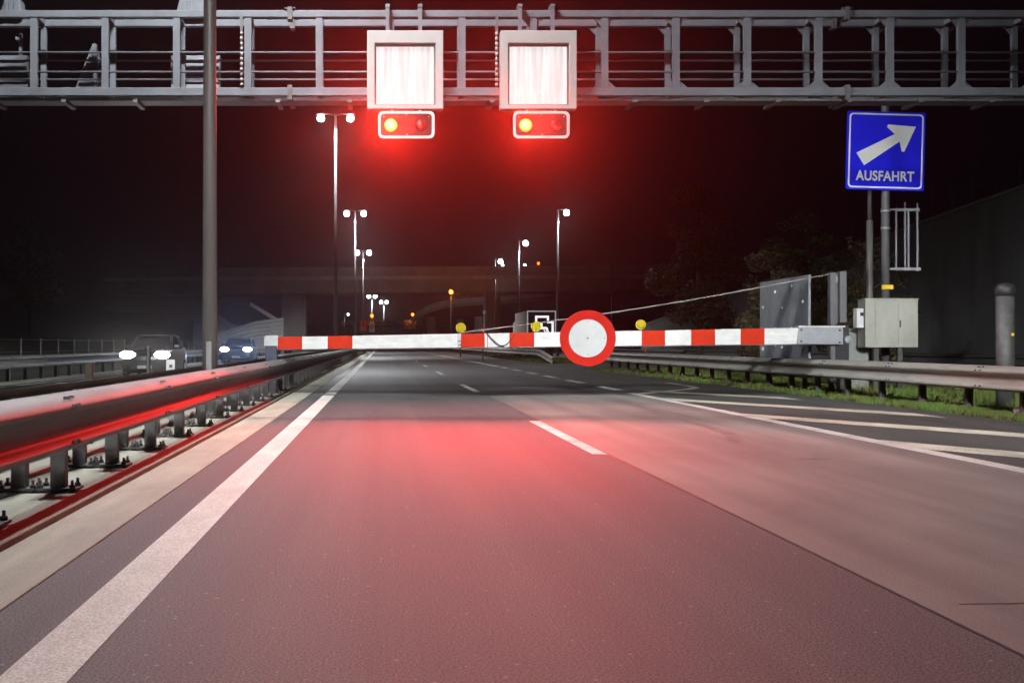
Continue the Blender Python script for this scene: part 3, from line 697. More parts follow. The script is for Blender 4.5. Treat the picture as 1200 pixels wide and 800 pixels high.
# ------------------------------------------------------------------ right verge: panel, cabinets, signs
t = thing('steel_panel', 'large grey bolted steel panel standing behind the boom beside the verge', 'panel', (11.05, 34, 0))
b = MB(); b.add([(11.02, 32, 0.35), (11.02, 36.1, 0.35), (11.02, 36.1, 3.03), (11.02, 32, 3.03), (11.08, 32, 0.35), (11.08, 36.1, 0.35), (11.08, 36.1, 3.03), (11.08, 32, 3.03)],
    [(0,1,2,3), (4,7,6,5), (0,4,5,1), (3,2,6,7), (0,3,7,4), (1,5,6,2)]); b.build('plate', 'panel_grey', t)
MX = Matrix(((0,0,-1,11.02),(1,0,0,0),(0,1,0,0),(0,0,0,1)))
for yy, zz in ((32.4, 2.35), (33.3, 2.8), (33.3, 1.1), (33.3, 1.65), (34.1, 2.25), (34.1, 1.6), (34.7, 2.7), (34.7, 1.65), (32.4, 1.65), (35.8, 2.3), (35.8, 1.65), (34.1, 1.15), (34.7, 1.2), (32.4, 1.1), (35.8, 1.1)):
    b = MB(); b.lathe([(0.045, 0), (0.045, 0.015), (0.02, 0.025), (0, 0.026)], MX @ Matrix.Translation((yy, zz, 0)), 8); b.build('bolt', 'white_metal', t)
for yy in (32.6, 35.5):
    b = MB(); b.box(11.082, 11.18, yy-0.05, yy+0.05, -0.05, 2.8); b.build('support_post', 'steel_dark', t)

CY = 32.0
t = thing('switch_cabinet', 'beige double door cabinet on legs behind the right guard rail', 'cabinet', (13.2, CY, 0))
x0, x1, z0, z1 = U(1014, CY), U(1076, CY), V(407, CY), V(351, CY)
b = MB(); b.box(x0, x1, CY, CY+0.5, z0, z1); b.build('body', 'cabinet_beige', t, bevel=0.012)
b = MB(); b.box(x0-0.02, x1+0.02, CY-0.03, CY+0.53, z1, z1+0.035); b.build('lid', 'cabinet_beige', t, bevel=0.008)
xm = x0 + 0.30
for xa, xb in ((x0+0.26, x0+0.84), (x0+0.85, x1-0.03)):
    b = MB(); b.box(xa, xb, CY-0.018, CY-0.001, z0+0.04, z1-0.03); d = b.build('door', 'cabinet_beige', t, bevel=0.004)
    if xb > x0+1: 
        b = MB(); b.box(xa+0.03, xa+0.06, CY-0.035, CY-0.018, z0+0.52, z0+0.70); b.build('handle', 'black_plastic', d)
for xa in (x0+0.35, x1-0.4):
    b = MB(); b.box(xa-0.06, xa+0.06, CY+0.15, CY+0.3, -0.05, z0); b.build('leg', 'steel_dark', t)
t = thing('meter_box', 'small pale box fixed at the left side of the beige cabinet', 'box', (12.35, CY+0.2, 1.6))
xa, xb = U(1004, CY+0.1), x0 - 0.003
b = MB(); b.box(xa, xb, CY+0.1, CY+0.35, V(384, CY), V(361, CY)); b.build('body', 'white_metal', t, bevel=0.01)
b = MB(); b.box(xa+0.09, xa+0.17, CY+0.085, CY+0.099, V(370, CY), V(366, CY)); b.build('latch', 'black_plastic', t)
LY = 32.8
t = thing('louvred_cabinet', 'grey green louvred cabinet standing on the verge below the small pale box', 'cabinet', (U(1009, LY), LY, 0))
xa, xb = U(994, LY), U(1025, LY)
b = MB(); b.box(xa, xb, LY, LY+0.4, -0.05, V(384, LY)); b.build('body', 'cabinet_grey', t, bevel=0.01)
b = MB()
for k in range(17):
    z = 0.12 + k*0.09; b.box(xa+0.03, xb-0.03, LY-0.02, LY-0.001, z, z+0.045)
b.build('louvres', 'cabinet_grey', t)

SY = 33.2
t = thing('exit_sign', 'blue square AUSFAHRT exit sign with white arrow on a tall grey post', 'road sign', (13.5, SY, 0))
b = MB(); b.tube([(13.5, SY, -0.1), (13.5, SY, 7.75), (13.5, SY, 7.83)], [0.105, 0.105, 0.06], 16)
b.build('post', 'mast_light', t)
b = MB()
for z in (V(249, SY), V(269, SY)): b.lathe([(0.112, 0), (0.125, 0.01), (0.125, 0.05), (0.112, 0.06)], Matrix.Translation((13.5, SY, z)), 16)
b.build('clamp_bands', 'aluminium', t)
b = MB(); b.lathe([(0.108, 0), (0.11, 0.0), (0.11, 0.12), (0.108, 0.12)], Matrix.Translation((13.5, SY, V(339.5, SY))), 16); b.box(13.36, 13.66, SY-0.14, SY-0.112, V(339, SY), V(334, SY)); b.build('yellow_tag', 'yellow', t)
b = MB(); xx = U(1020, SY); b.tube([(xx, SY+0.05, -0.1), (xx, SY+0.05, V(258, SY))], 0.085, 12); b.tube([(xx, SY+0.05, V(258, SY)), (xx, SY+0.05, V(150, SY))], 0.055, 12); b.build('second_post', 'mast_paint', t)
SF = SY - 0.16
MS = Matrix.Translation((U(1038, SF), 0, V(177, SF))) @ Matrix.Rotation(R(1.6), 4, 'Y')
def MSF(y): return MS @ FACE(y)
hw, hh = 1.04, 1.045
b = MB(); b.prism(rrect(-hw, hw, -hh, hh, 0.06), MSF(SF+0.05), 0.05); pl = b.build('sign_plate', 'sign_blue', t)
b = MB(); b.ring(rrect(-hw+0.05, hw-0.05, -hh+0.05, hh-0.05, 0.10), rrect(-hw+0.09, hw-0.09, -hh+0.09, hh-0.09, 0.075), MSF(SF-0.001), 0.004); b.build('border', 'exit_white', pl)
# arrow, pointing up to the right (traced in pixels around the plate centre)
def pl_pt(px, py): return ((px-1038)*SF/FPX, (177-py)*SF/FPX)
arrow = [pl_pt(*p) for p in ((1003.6, 180), (1048, 157), (1038.6, 149), (1039.8, 146), (1072.5, 147.8), (1059.5, 177.5), (1056.5, 177), (1054, 165.5), (1013, 194.5))]
b = MB(); b.prism(arrow[::-1], MSF(SF-0.001), 0.004); b.build('arrow', 'exit_white', pl)
fc = bpy.data.curves.new('lettering', 'FONT'); fc.body = 'AUSFAHRT'; fc.align_x = 'CENTER'; fc.align_y = 'CENTER'; fc.size = 0.42; fc.extrude = 0.002; fc.offset = 0.011; fc.space_character = 1.06
fo = bpy.data.objects.new('lettering_source', fc); COL.objects.link(fo)
bpy.context.view_layer.update()
me = bpy.data.meshes.new_from_object(fo.evaluated_get(bpy.context.evaluated_depsgraph_get()))
bpy.data.objects.remove(fo); me.materials.clear(); me.materials.append(MATS['exit_white'])
lo = bpy.data.objects.new('lettering', me); COL.objects.link(lo); lo.parent = pl
xsz = max(v.co.x for v in me.vertices) - min(v.co.x for v in me.vertices); zsz = max(v.co.y for v in me.vertices) - min(v.co.y for v in me.vertices)
cy_ = (max(v.co.y for v in me.vertices) + min(v.co.y for v in me.vertices))/2
off = Vector((13.5, SY, 0))
Mt = Matrix.Translation(-off) @ MSF(SF-0.003) @ Matrix.Translation((0, (177-206.3)*SF/FPX, 0)) @ Matrix.Diagonal((1.56/xsz, 0.275/zsz, 1, 1)) @ Matrix.Translation((0, -cy_, 0))
me.transform(Mt)
b = MB()
for dz in (-0.6, 0.6): b.box(-0.9, 0.9, SY-0.11, SY-0.108+0.0, V(177, SF)+dz-0.04, V(177, SF)+dz+0.04) if False else b.box(12.6, 14.3, SY-0.108, SY-0.104, V(177, SF)+dz-0.04, V(177, SF)+dz+0.04)
b.build('fixing_rails', 'aluminium', t)

KY = 33.6
t = thing('pole_bracket', 'thin open metal frame beside the exit sign post, over the beige cabinet', 'bracket', (13.8, KY, V(316, KY)))
b = MB()
for px_, a, c in ((1060.5, 237, 315), (1064.5, 246, 315), (1075, 238, 318), (1050, 247, 315)):
    x = U(px_, KY); b.box(x-0.02, x+0.02, KY-0.02, KY+0.02, V(c, KY), V(a, KY))
b.box(U(1048.5, KY), U(1077, KY), KY-0.045, KY-0.021, V(247.5, KY), V(244.5, KY)); b.box(U(1048, KY), U(1078, KY), KY-0.06, KY-0.021, V(317, KY), V(313.5, KY))
b.build('frame', 'aluminium', t)
b = MB(); b.box(13.5, U(1050, KY), KY-0.10, KY-0.06, V(316.5, KY), V(314, KY)); b.box(13.5, U(1050, KY), KY-0.10, KY-0.06, V(247, KY), V(245, KY)); b.box(13.55, 13.59, SY+0.08, KY-0.06, V(316.5, KY), V(314, KY)); b.build('arm', 'aluminium', t)

PY = 23.3
t = thing('bollard', 'thick grey steel pipe with black cap behind the right guard rail', 'post', (U(1178, PY), PY, -0.03))
xx = U(1178, PY); b = MB(); b.lathe([(0.165, 0), (0.165, V(347, PY)+0.03)], Matrix.Translation((xx, PY, -0.03)), 20); b.build('pipe', 'steel_dark', t)
b = MB(); b.lathe([(0.12, 0.0), (0.18, 0.06), (0.185, 0.16), (0.14, 0.24), (0.0, 0.27)], Matrix.Translation((xx, PY, V(348, PY)-0.0)), 20); b.build('cap', 'black_plastic', t)
b = MB(); b.lathe([(0.03, 0), (0.03, 0.006), (0, 0.006)], FACE(PY-0.158) @ Matrix.Translation((xx+0.06, V(392, PY), 0)), 12); b.build('yellow_sticker', 'yellow', t)
b = MB(); b.box(xx-0.25, xx+0.25, PY-0.25, PY+0.25, -0.05, 0.03)
b.build('foot_plate', 'steel_dark', t)
t = tag(MB().box(10.95, 11.4, 21.0, 21.5, -0.05, 0.14).build('kerb_block', 'concrete', bevel=0.03), 'small pale concrete block in the grass at the foot of the steel pipe', 'block')

# delineator posts in the median, left
def marker(px_, Y, zt, wd, m, lab, plate=None):
    x = U(px_, Y); t = thing('marker_post', lab, 'marker post', (x, Y, 0.03), 'marker posts of the median')
    b = MB(); b.box(x-wd/2, x+wd/2, Y-0.04, Y+0.04, 0.0, zt); b.build('post', m, t, bevel=0.01)
    if plate:
        b = MB(); b.box(x-0.07, x+0.07, Y-0.06, Y-0.042, zt-0.30, zt); pp = b.build('plate', 'sign_white', t)
        b = MB(); b.box(x-0.02, x+0.03, Y-0.064, Y-0.061, zt-0.13, zt-0.08); b.box(x-0.03, x+0.01, Y-0.064, Y-0.061, zt-0.24, zt-0.19); b.build('dark_marks', 'black_plastic', pp)
marker(104.5, 15.0, 1.02, 0.09, 'bark', 'brown marker post left of the near mast, behind the median rails')
marker(200.5, 20.0, 0.99, 0.11, 'concrete', 'marker post with white plate in front of the grey car', True)
marker(174, 18.5, 1.22, 0.05, 'black_plastic', 'thin dark marker post between the two headlights of the grey car')

# ------------------------------------------------------------------ wall, fences, bridges
t = thing('retaining_wall', 'tall dark concrete retaining wall beyond the ramp, sloping down behind the trees', 'wall', (25, 60, 0))
b = MB(); ys = [22, 28, 36, 48, 56, 64, 72, 84, 100, 120]; hs = [8.7, 8.4, 8.0, 7.45, 7.0, 6.5, 6.0, 5.2, 4.2, 3.0]
vs = []
for y, h in zip(ys, hs): vs += [(25, y, -0.1), (25.35, y, h), (26.2, y, h), (26.2, y, -0.1)]
b.add(vs, [(i*4+j, i*4+(j+1) % 4, (i+1)*4+(j+1) % 4, (i+1)*4+j) for i in range(len(ys)-1) for j in range(4)] + [(0,1,2,3)]); b.build('face', 'concrete_wall', t)
b = MB()
for (ya, ha), (yb, hb) in zip(list(zip(ys, hs))[:-1], list(zip(ys, hs))[1:]):
    b.add([(25.28, ya, ha+.002), (26.25, ya, ha+.002), (26.25, yb, hb+.002), (25.28, yb, hb+.002), (25.28, ya, ha+0.14), (26.25, ya, ha+0.14), (26.25, yb, hb+0.14), (25.28, yb, hb+0.14)], [(0,3,2,1), (4,5,6,7), (0,1,5,4), (1,2,6,5), (2,3,7,6), (3,0,4,7)])
b.build('coping', 'concrete', t)
# sloping ground held up by the wall
b = MB(); vs = []
for y, h in zip(ys, hs): vs += [(26.2, y, h-0.05), (60, y, h+5), (120, y, h+4)]
b.add(vs, [(i*3+j, i*3+j+1, (i+1)*3+j+1, (i+1)*3+j) for i in range(len(ys)-1) for j in range(2)], 0, True); tag(b.build('terrain', 'hill_cover'), kind='structure')
def hz_(y):
    for (ya, ha), (yb, hb) in zip(list(zip(ys, hs))[:-1], list(zip(ys, hs))[1:]):
        if ya <= y <= yb: return ha + (hb-ha)*(y-ya)/(yb-ya)
    return hs[-1]
t = thing('wire_fence', 'wire fence with thin posts along the top of the tall concrete wall', 'fence', (25.8, 60, 6.5))
fy = [26 + 2.0*k for k in range(0, 30)]
for y in fy:
    b = MB(); b.tube([(25.8, y, hz_(y)+0.1), (25.8, y, hz_(y)+1.75)], 0.035, 6); b.build('post', 'mast_light', t)
for dz in (0.4, 0.85, 1.3, 1.7):
    b = MB(); b.tube([(25.8, y, hz_(y)+dz) for y in fy], 0.006, 4); b.build('wire', 'steel_dark', t)
t = thing('wire_fence', 'low wire fence behind the guard rail of the opposite carriageway', 'fence', (-13.2, 40, 0))
fy = [14 + 2.6*k for k in range(0, 36)]
for y in fy:
    b = MB(); b.tube([(-13.2, y, -0.1), (-13.2, y, 1.45)], 0.03, 6); b.build('post', 'mast_light', t)
for z in (0.5, 0.95, 1.4):
    b = MB(); b.tube([(-13.2, y, z) for y in fy], 0.006, 4); b.build('wire', 'steel_dark', t)

t = thing('flyover_bridge', 'dark concrete flyover crossing the motorway behind the tall lamp masts', 'bridge', (0, 205, 0))
def slab(b, x0, x1, y0, y1, za0, za1, zb0, zb1, mi=0):
    b.add([(x0,y0,za0),(x1,y0,zb0),(x1,y1,zb0),(x0,y1,za0),(x0,y0,za1),(x1,y0,zb1),(x1,y1,zb1),(x0,y1,za1)], [(0,3,2,1),(4,5,6,7),(0,1,5,4),(1,2,6,5),(2,3,7,6),(3,0,4,7)], mi)
b = MB(); slab(b, -45, 45, 201, 212, 9.3, 12.4, 9.9, 12.9); b.build('deck', 'concrete_dark', t)
b = MB(); slab(b, -45, 45, 200.6, 200.9, 12.0, 13.5, 12.5, 14.0); b.build('parapet', 'concrete_dark', t)
b = MB(); slab(b, -45, 45, 200.3, 200.59, 11.4, 12.0, 11.9, 12.5); b.build('edge_beam', 'concrete', t)
for px_, wd in ((343, 3.4), (575, 2.0)):
    x = U(px_, 205); b = MB(); b.box(x-wd/2, x+wd/2, 203, 207, -0.1, 9.6); b.box(x+wd/2, x+wd/2+0.5, 203.3, 206.7, -0.1, 9.3); b.build('pier', 'concrete_dark', t, bevel=0.1)
b = MB(); slab(b, -30, -20, 196, 206, -0.1, 8.0, -0.1, 1.0); b.build('abutment', 'concrete_dark', t)
t = thing('abutment_wall', 'pale sloping concrete wing wall behind the blue lit oncoming car', 'wall', (-16.5, 150, 0))
wy = 150
b = MB(); b.prism([(U(245, wy), -0.1), (U(332, wy), -0.1), (U(332, wy), V(372, wy)), (U(300, wy), V(376, wy)), (U(262, wy), V(388, wy)), (U(245, wy), V(394, wy))], FACE(wy+1), 1.0); b.build('face', 'concrete', t)
for k in range(5):
    b = MB(); z = 0.1*k
    b.tube([(U(262, wy), wy-0.05, V(389, wy)-0.42*k), (U(300, wy), wy-0.05, V(378, wy)-0.46*k), (U(331, wy), wy-0.05, V(374, wy)-0.5*k)], 0.05, 5); b.build('ledge', 'concrete_pale', t)
b = MB(); slab(b, U(291, wy), U(321, wy), wy+2, wy+3, V(353, wy)-0.5, V(353, wy), V(371, wy)-0.5, V(371, wy)); b.box(U(318, wy), U(323, wy), wy+2, wy+3, -0.1, V(371, wy)-0.1); b.build('stair_flank', 'concrete_pale', t)

t = thing('ramp_bridge', 'pale edged curved ramp bridge rising to the right behind the orange lamps', 'bridge', (15, 270, 0))
pts = [(484, 373), (492, 366), (503, 360), (520, 355), (545, 352), (580, 350), (615, 347), (650, 344)]
b = MB(); c = MB(); ry = 262
for i in range(len(pts)-1):
    (pa, qa), (pb, qb) = pts[i], pts[i+1]; ya = ry + i*3; yb = ry + (i+1)*3
    xa, xb, za, zb = U(pa, ya), U(pb, yb), V(qa, ya), V(qb, yb)
    b.add([(xa,ya,za-1.1),(xb,yb,zb-1.1),(xb,yb+9,zb-1.1),(xa,ya+9,za-1.1),(xa,ya,za),(xb,yb,zb),(xb,yb+9,zb),(xa,ya+9,za)], [(0,3,2,1),(4,5,6,7),(0,1,5,4),(2,3,7,6)])
    c.add([(xa,ya-.3,za-.5),(xb,yb-.3,zb-.5),(xb,yb-.05,zb-.5),(xa,ya-.05,za-.5),(xa,ya-.3,za+.55),(xb,yb-.3,zb+.55),(xb,yb-.05,zb+.55),(xa,ya-.05,za+.55)], [(0,3,2,1),(4,5,6,7),(0,1,5,4),(2,3,7,6)])
b.build('deck', 'concrete', t); c.build('parapet', 'concrete_pale', t)
for px_ in (505, 560, 622):
    x = U(px_, 272); b = MB(); b.box(x-0.8, x+0.8, 270, 273, -0.1, 7.2); b.build('pier', 'concrete', t)

t = thing('road_bridge', 'low pale bridge far down the motorway under the tiny lamp masts', 'bridge', (0, 335, 0))
b = MB(); b.box(U(400, 335), U(520, 335), 335, 344, V(382, 335), V(376, 335)); b.build('deck', 'concrete_pale', t)
for px_ in (408, 512):
    x = U(px_, 336); b = MB(); b.box(x-0.8, x+0.8, 336, 343, -0.1, V(382, 335)); b.build('pier', 'concrete', t)

fy_ = 300
t = thing('sign_gantry', 'thin far gantry bar with small signs below the tiny lamp masts', 'gantry', (-12.8, fy_, 0))
b = MB(); b.box(U(386, fy_), U(498, fy_), fy_, fy_+0.5, V(383.5, fy_), V(381.5, fy_)); b.build('beam', 'gantry_steel', t)
for px_ in (386.5, 497):
    b = MB(); x = U(px_, fy_); b.box(x-0.3, x+0.3, fy_+0.02, fy_+0.48, -0.1, V(376, fy_)); b.build('gantry_leg', 'gantry_steel', t)
def far_sign(px0, px1, py0, py1, m, lab, ring=None, Y=fy_-0.3, post=False, mark=None):
    xa, xb, za, zb = U(px0, Y), U(px1, Y), V(py1, Y), V(py0, Y)
    t = thing('road_sign', lab, 'road sign', ((xa+xb)/2, Y, 0 if post else za), 'small signs far down the road')
    b = MB(); b.box(xa, xb, Y, Y+0.1, za, zb); b.build('plate', m, t)
    if ring:
        r = min(xb-xa, zb-za)*0.40; b = MB(); b.ring(circle(r, 20, (xa+xb)/2, (za+zb)/2), circle(r*0.66, 20, (xa+xb)/2, (za+zb)/2), FACE(Y-0.01), 0.03); b.build('ring', ring, t)
    if mark:
        cx_, cz_, w_, h_ = (xa+xb)/2, (za+zb)/2, xb-xa, zb-za
        b = MB(); b.prism(circle(w_*0.1, 10, cx_, cz_+h_*0.25), FACE(Y-0.01), 0.02)
        b.prism([(cx_-w_*0.12, cz_+h_*0.12), (cx_-w_*0.25, cz_-h_*0.33), (cx_-w_*0.08, cz_-h_*0.33), (cx_+w_*0.02, cz_-h_*0.05), (cx_+w_*0.12, cz_-h_*0.33), (cx_+w_*0.26, cz_-h_*0.33), (cx_+w_*0.14, cz_+h_*0.12)], FACE(Y-0.01), 0.02)
        b.build('figure_symbol', mark, t)
    if post:
        b = MB(); b.tube([((xa+xb)/2, Y+0.2, -0.1), ((xa+xb)/2, Y+0.2, zb-0.1)], 0.06, 8); b.box((xa+xb)/2-0.2, (xa+xb)/2+0.2, Y+0.1, Y+0.22, (za+zb)/2-0.05, (za+zb)/2+0.05); b.build('post', 'mast_light', t)
far_sign(460.5, 472, 379.5, 384.5, 'sign_blue', 'small blue sign on the far thin gantry')
far_sign(473.5, 480.8, 375, 385, 'sign_white', 'small white sign with red ring on the far thin gantry', 'sign_red')
far_sign(481.2, 487.5, 376.5, 385, 'sign_white', 'small white sign with dark ring on the far thin gantry', 'steel_dark')
far_sign(421.3, 429.3, 375, 389, 'boom_red', 'tall red roadworks sign with dark figure, above the boom', Y=215, post=True, mark='sign_white')
far_sign(433, 439, 376.5, 389, 'sign_white', 'white roadworks sign with dark ring below the orange beacon, above the boom', 'steel_dark', Y=215, post=True)
far_sign(536, 543.5, 373.5, 384, 'panel_grey', 'grey back of a sign directly behind the leftmost amber lamp', Y=120, post=True)
# inverted triangle behind the boom
t = thing('yield_sign', 'small red and white triangular sign above the boom beside the loose wire', 'road sign', (U(566, 90), 90, 0), 'small signs far down the road')
b = MB(); b.prism([(U(561.5, 90), V(384.5, 90)), (U(566, 90), V(391.5, 90)), (U(570.5, 90), V(384.5, 90))], FACE(90), 0.03); b.build('plate', 'boom_red', t)
b = MB(); b.prism([(U(563.6, 90), V(385.5, 90)), (U(566, 90), V(389.5, 90)), (U(568.4, 90), V(385.5, 90))], FACE(89.96), 0.01); b.build('white_field', 'sign_white', t)
b = MB(); b.tube([(U(566, 90), 90.08, -0.1), (U(566, 90), 90.08, V(384.5, 90))], 0.04, 8); b.build('post', 'mast_light', t)

def beacon(px_, py_, Y, r, lab, pole=True, power=60):
    x, z = U(px_, Y), V(py_, Y)
    t = thing('beacon', lab, 'beacon', (x, Y, 0 if pole else z), 'orange lights far down the road')
    b = MB(); b.lathe([(r*0.8, 0), (r, r*0.1), (r*0.7, r*0.5), (0, r*0.7)], FACE(Y) @ Matrix.Translation((x, z, 0)), 16); b.build('lens', 'lamp_orange', t)
    b = MB(); b.ring(circle(r*1.25, 16, x, z), circle(r*0.98, 16, x, z), FACE(Y+0.1), 0.12); b.build('housing', 'black_plastic', t)
    if pole:
        b = MB(); b.tube([(x, Y+0.2, -0.1), (x, Y+0.2, z+r*1.2)], 0.07, 8); b.build('pole', 'steel_dark', t)
    else:
        b = MB(); b.box(x-0.05, x+0.05, Y+0.02, Y+0.25, z-0.9, z-r); b.build('stem', 'steel_dark', t)
    lamp('beacon_light', 'POINT', (x, Y-0.45, z), power, (1.0, 0.30, 0.05), 0.2)
beacon(435.8, 370, 214.6, 0.30, 'orange beacon above the white roadworks sign')
beacon(483.5, 368.5, 299.5, 0.36, 'orange beacon above the small signs of the far thin gantry', power=200)
beacon(528.5, 342, 196, 0.32, 'orange lamp highest of the three, hanging alone under the flyover', power=600)
t = thing('pole', 'thin dark pole with small bracket right of the round red sign', 'pole', (U(717, 95), 95, 0))
b = MB(); b.tube([(U(717, 95), 95, -0.1), (U(717, 95), 95, V(312, 95))], 0.07, 8); b.build('shaft', 'steel_dark', t)
b = MB(); b.tube([(U(717, 95), 94.9, V(343, 95)), (U(714, 95), 94.8, V(344, 95)), (U(712.5, 95), 94.8, V(347, 95))], 0.03, 6); b.build('bracket', 'steel_dark', t)
t = thing('pole', 'dark pole rising from behind the boom left of the lowest single lamp post', 'pole', (U(567, 150), 150, 0))
b = MB(); b.tube([(U(567.5, 150), 150, -0.1), (U(567.5, 150), 150, V(343, 150))], [0.16, 0.11], 8); b.build('shaft', 'concrete', t)
b = MB(); b.box(U(567.5, 150)-0.2, U(567.5, 150)+0.2, 149.7, 149.84, V(366, 150)-0.2, V(366, 150)+0.2); b.build('box', 'sign_white', t)

# ------------------------------------------------------------------ vehicles
def loft(b, secs, mi=0, smooth=True):
    """secs: (y, [(x,z)...]) rings, same count"""
    k = len(secs[0][1]); vs = [(x, y, z) for y, ring in secs for x, z in ring]
    b.add(vs, [(i*k+j, i*k+(j+1) % k, (i+1)*k+(j+1) % k, (i+1)*k+j) for i in range(len(secs)-1) for j in range(k)], mi, smooth)
    o = len(b.v) - len(vs)
    b.f.append(tuple(o+j for j in range(k))[::-1]); b.m.append(mi); b.sm.append(smooth)
    b.f.append(tuple(o+(len(secs)-1)*k+j for j in range(k))); b.m.append(mi); b.sm.append(smooth)
def ring8(hw, z0, z1, tuck=0.06, top=None):
    t = hw*0.92 if top is None else top
    return [(-hw+tuck, z0), (hw-tuck, z0), (hw, z0+0.12), (hw, z0+(z1-z0)*0.62), (t, z1-0.03), (t*0.75, z1), (-t*0.75, z1), (-t, z1-0.03), (-hw, z0+(z1-z0)*0.62), (-hw, z0+0.12)]
def wheel(t, x, y, r=0.33, wd=0.21):
    M = Matrix.Translation((x, y, r)) @ Matrix.Rotation(R(90), 4, 'Y')
    b = MB(); b.lathe([(r*0.62, -wd/2), (r*0.93, -wd/2), (r, -wd/2+0.04), (r, wd/2-0.04), (r*0.93, wd/2), (r*0.62, wd/2)], M, 24); w_ = b.build('wheel', 'tyre', t)
    b = MB(); b.lathe([(r*0.6, -wd/2-0.004), (r*0.5, -wd/2+0.03), (0.05, -wd/2+0.01), (0, -wd/2)], M, 20); b.lathe([(r*0.6, wd/2+0.004), (r*0.5, wd/2-0.03), (0.05, wd/2-0.01), (0, wd/2)], M, 20); b.build('rim', 'rim', w_)
def car(X, Y, paint, headmat, lab, lz, roof, color, power, bonnet, hw=0.89):
    # nose points to -Y (towards the eye)
    t = thing('car', lab, 'car', (X, Y, 0), 'oncoming cars'); L = []
    zb = bonnet
    secs = [(0.0, ring8(hw-0.16, 0.30, zb-0.22)), (0.10, ring8(hw-0.06, 0.22, zb-0.10)), (0.45, ring8(hw-0.01, 0.20, zb-0.04)), (1.25, ring8(hw, 0.20, zb+0.06)),
            (2.2, ring8(hw, 0.20, zb+0.10)), (3.6, ring8(hw, 0.20, zb+0.11)), (4.15, ring8(hw-0.02, 0.22, zb+0.09)), (4.35, ring8(hw-0.10, 0.30, zb-0.02))]
    b = MB(); loft(b, [(y, r) for y, r in secs]); bo = b.build('body', paint, t, off=Vector((0, 0, 0)))
    z0 = zb + 0.04
    cab = [(1.15, [(-hw+.08, z0), (hw-.08, z0), (hw-.10, z0+.03), (-hw+.10, z0+.03)]), (1.95, [(-hw+.05, z0), (hw-.05, z0), (hw-.24, roof-.02), (-hw+.24, roof-.02)]),
           (2.7, [(-hw+.05, z0), (hw-.05, z0), (hw-.22, roof), (-hw+.22, roof)]), (3.6, [(-hw+.06, z0), (hw-.06, z0), (hw-.26, roof-.05), (-hw+.26, roof-.05)]), (4.2, [(-hw+.10, z0), (hw-.10, z0), (hw-.16, z0+.05), (-hw+.16, z0+.05)])]
    b = MB(); loft(b, cab, 0, False); b.build('windows', 'glass_dark', t, off=Vector((0, 0, 0)))
    rf = [(1.9, [(-hw+.25, roof-.03), (hw-.25, roof-.03), (hw-.28, roof+.015), (-hw+.28, roof+.015)]), (2.7, [(-hw+.21, roof-.02), (hw-.21, roof-.02), (hw-.25, roof+.03), (-hw+.25, roof+.03)]), (3.65, [(-hw+.25, roof-.07), (hw-.25, roof-.07), (hw-.28, roof-.02), (-hw+.28, roof-.02)])]
    b = MB(); loft(b, rf, 0, False); b.build('roof', paint, t, off=Vector((0, 0, 0)))
    for s in (-1, 1):
        b = MB(); b.tube([(s*(hw-.10), 1.12, z0), (s*(hw-.26), 1.95, roof-.02)], 0.035, 6); b.build('windscreen_pillar', paint, t, off=Vector((0, 0, 0)))
        M = Matrix(((1,0,0,s*(hw-0.27)),(0,0,-1,0.02),(0,1,0,lz),(0,0,0,1)))
        b = MB(); b.lathe([(0.10, -0.14), (0.14, 0.0), (0.12, 0.03), (0.0, 0.05)], M, 16)
        for v in range(len(b.v)): x, y, z = b.v[v]; b.v[v] = (s*(hw-0.27) + (x - s*(hw-0.27))*2.0, y, z)
        b.build('headlight', headmat, t, off=Vector((0, 0, 0)))
        b = MB(); b.box(s*(hw+0.02)-0.09, s*(hw+0.02)+0.09, 1.45, 1.58, z0+0.03, z0+0.17); b.build('mirror', paint, t, bevel=0.03, off=Vector((0, 0, 0)))
        lamp('head_light', 'SPOT', (X + s*(hw-0.27), Y-0.12, lz), power, color, 0.08, 70, 1.0, (X + s*0.5 + 2.5, Y-25, 0.6))
    b = MB(); b.box(-0.5, 0.5, -0.015, 0.02, 0.36, zb-0.36 if zb-0.36 > 0.45 else 0.5); b.build('grille', 'black_plastic', t, off=Vector((0, 0, 0)))
    b = MB(); b.box(-0.26, 0.26, -0.035, -0.016, 0.36, 0.47); b.build('number_plate', 'sign_white', t, off=Vector((0, 0, 0)))
    for y in (0.85, 3.45):
        for s in (-1, 1):
            b0 = thing  # noqa
            M = Matrix.Translation((s*(hw-0.09), y, 0.33)) @ Matrix.Rotation(R(90), 4, 'Y'); r, wd = 0.33, 0.21
            b = MB(); b.lathe([(r*0.62, -wd/2), (r*0.93, -wd/2), (r, -wd/2+0.04), (r, wd/2-0.04), (r*0.93, wd/2), (r*0.62, wd/2)], M, 24); wo = b.build('wheel', 'tyre', t, off=Vector((0, 0, 0)))
            b = MB(); q = s*(wd/2); b.lathe([(r*0.6, q + s*0.004), (r*0.5, q - s*0.03), (0.05, q - s*0.01), (0, q)], M, 20); b.build('rim', 'rim', wo, off=Vector((0, 0, 0)))
    return t
car(-8.55, 44.5, 'car_grey', 'head_white', 'grey oncoming car with white headlights, left of the near mast', 0.85, 1.56, (1, 0.96, 0.9), 230, 1.02)
car(-9.35, 79.0, 'car_dark', 'head_blue', 'dark oncoming car with bluish headlights, between the near mast and the boom end', 0.90, 1.62, (0.42, 0.6, 1), 600, 1.05, hw=1.0)

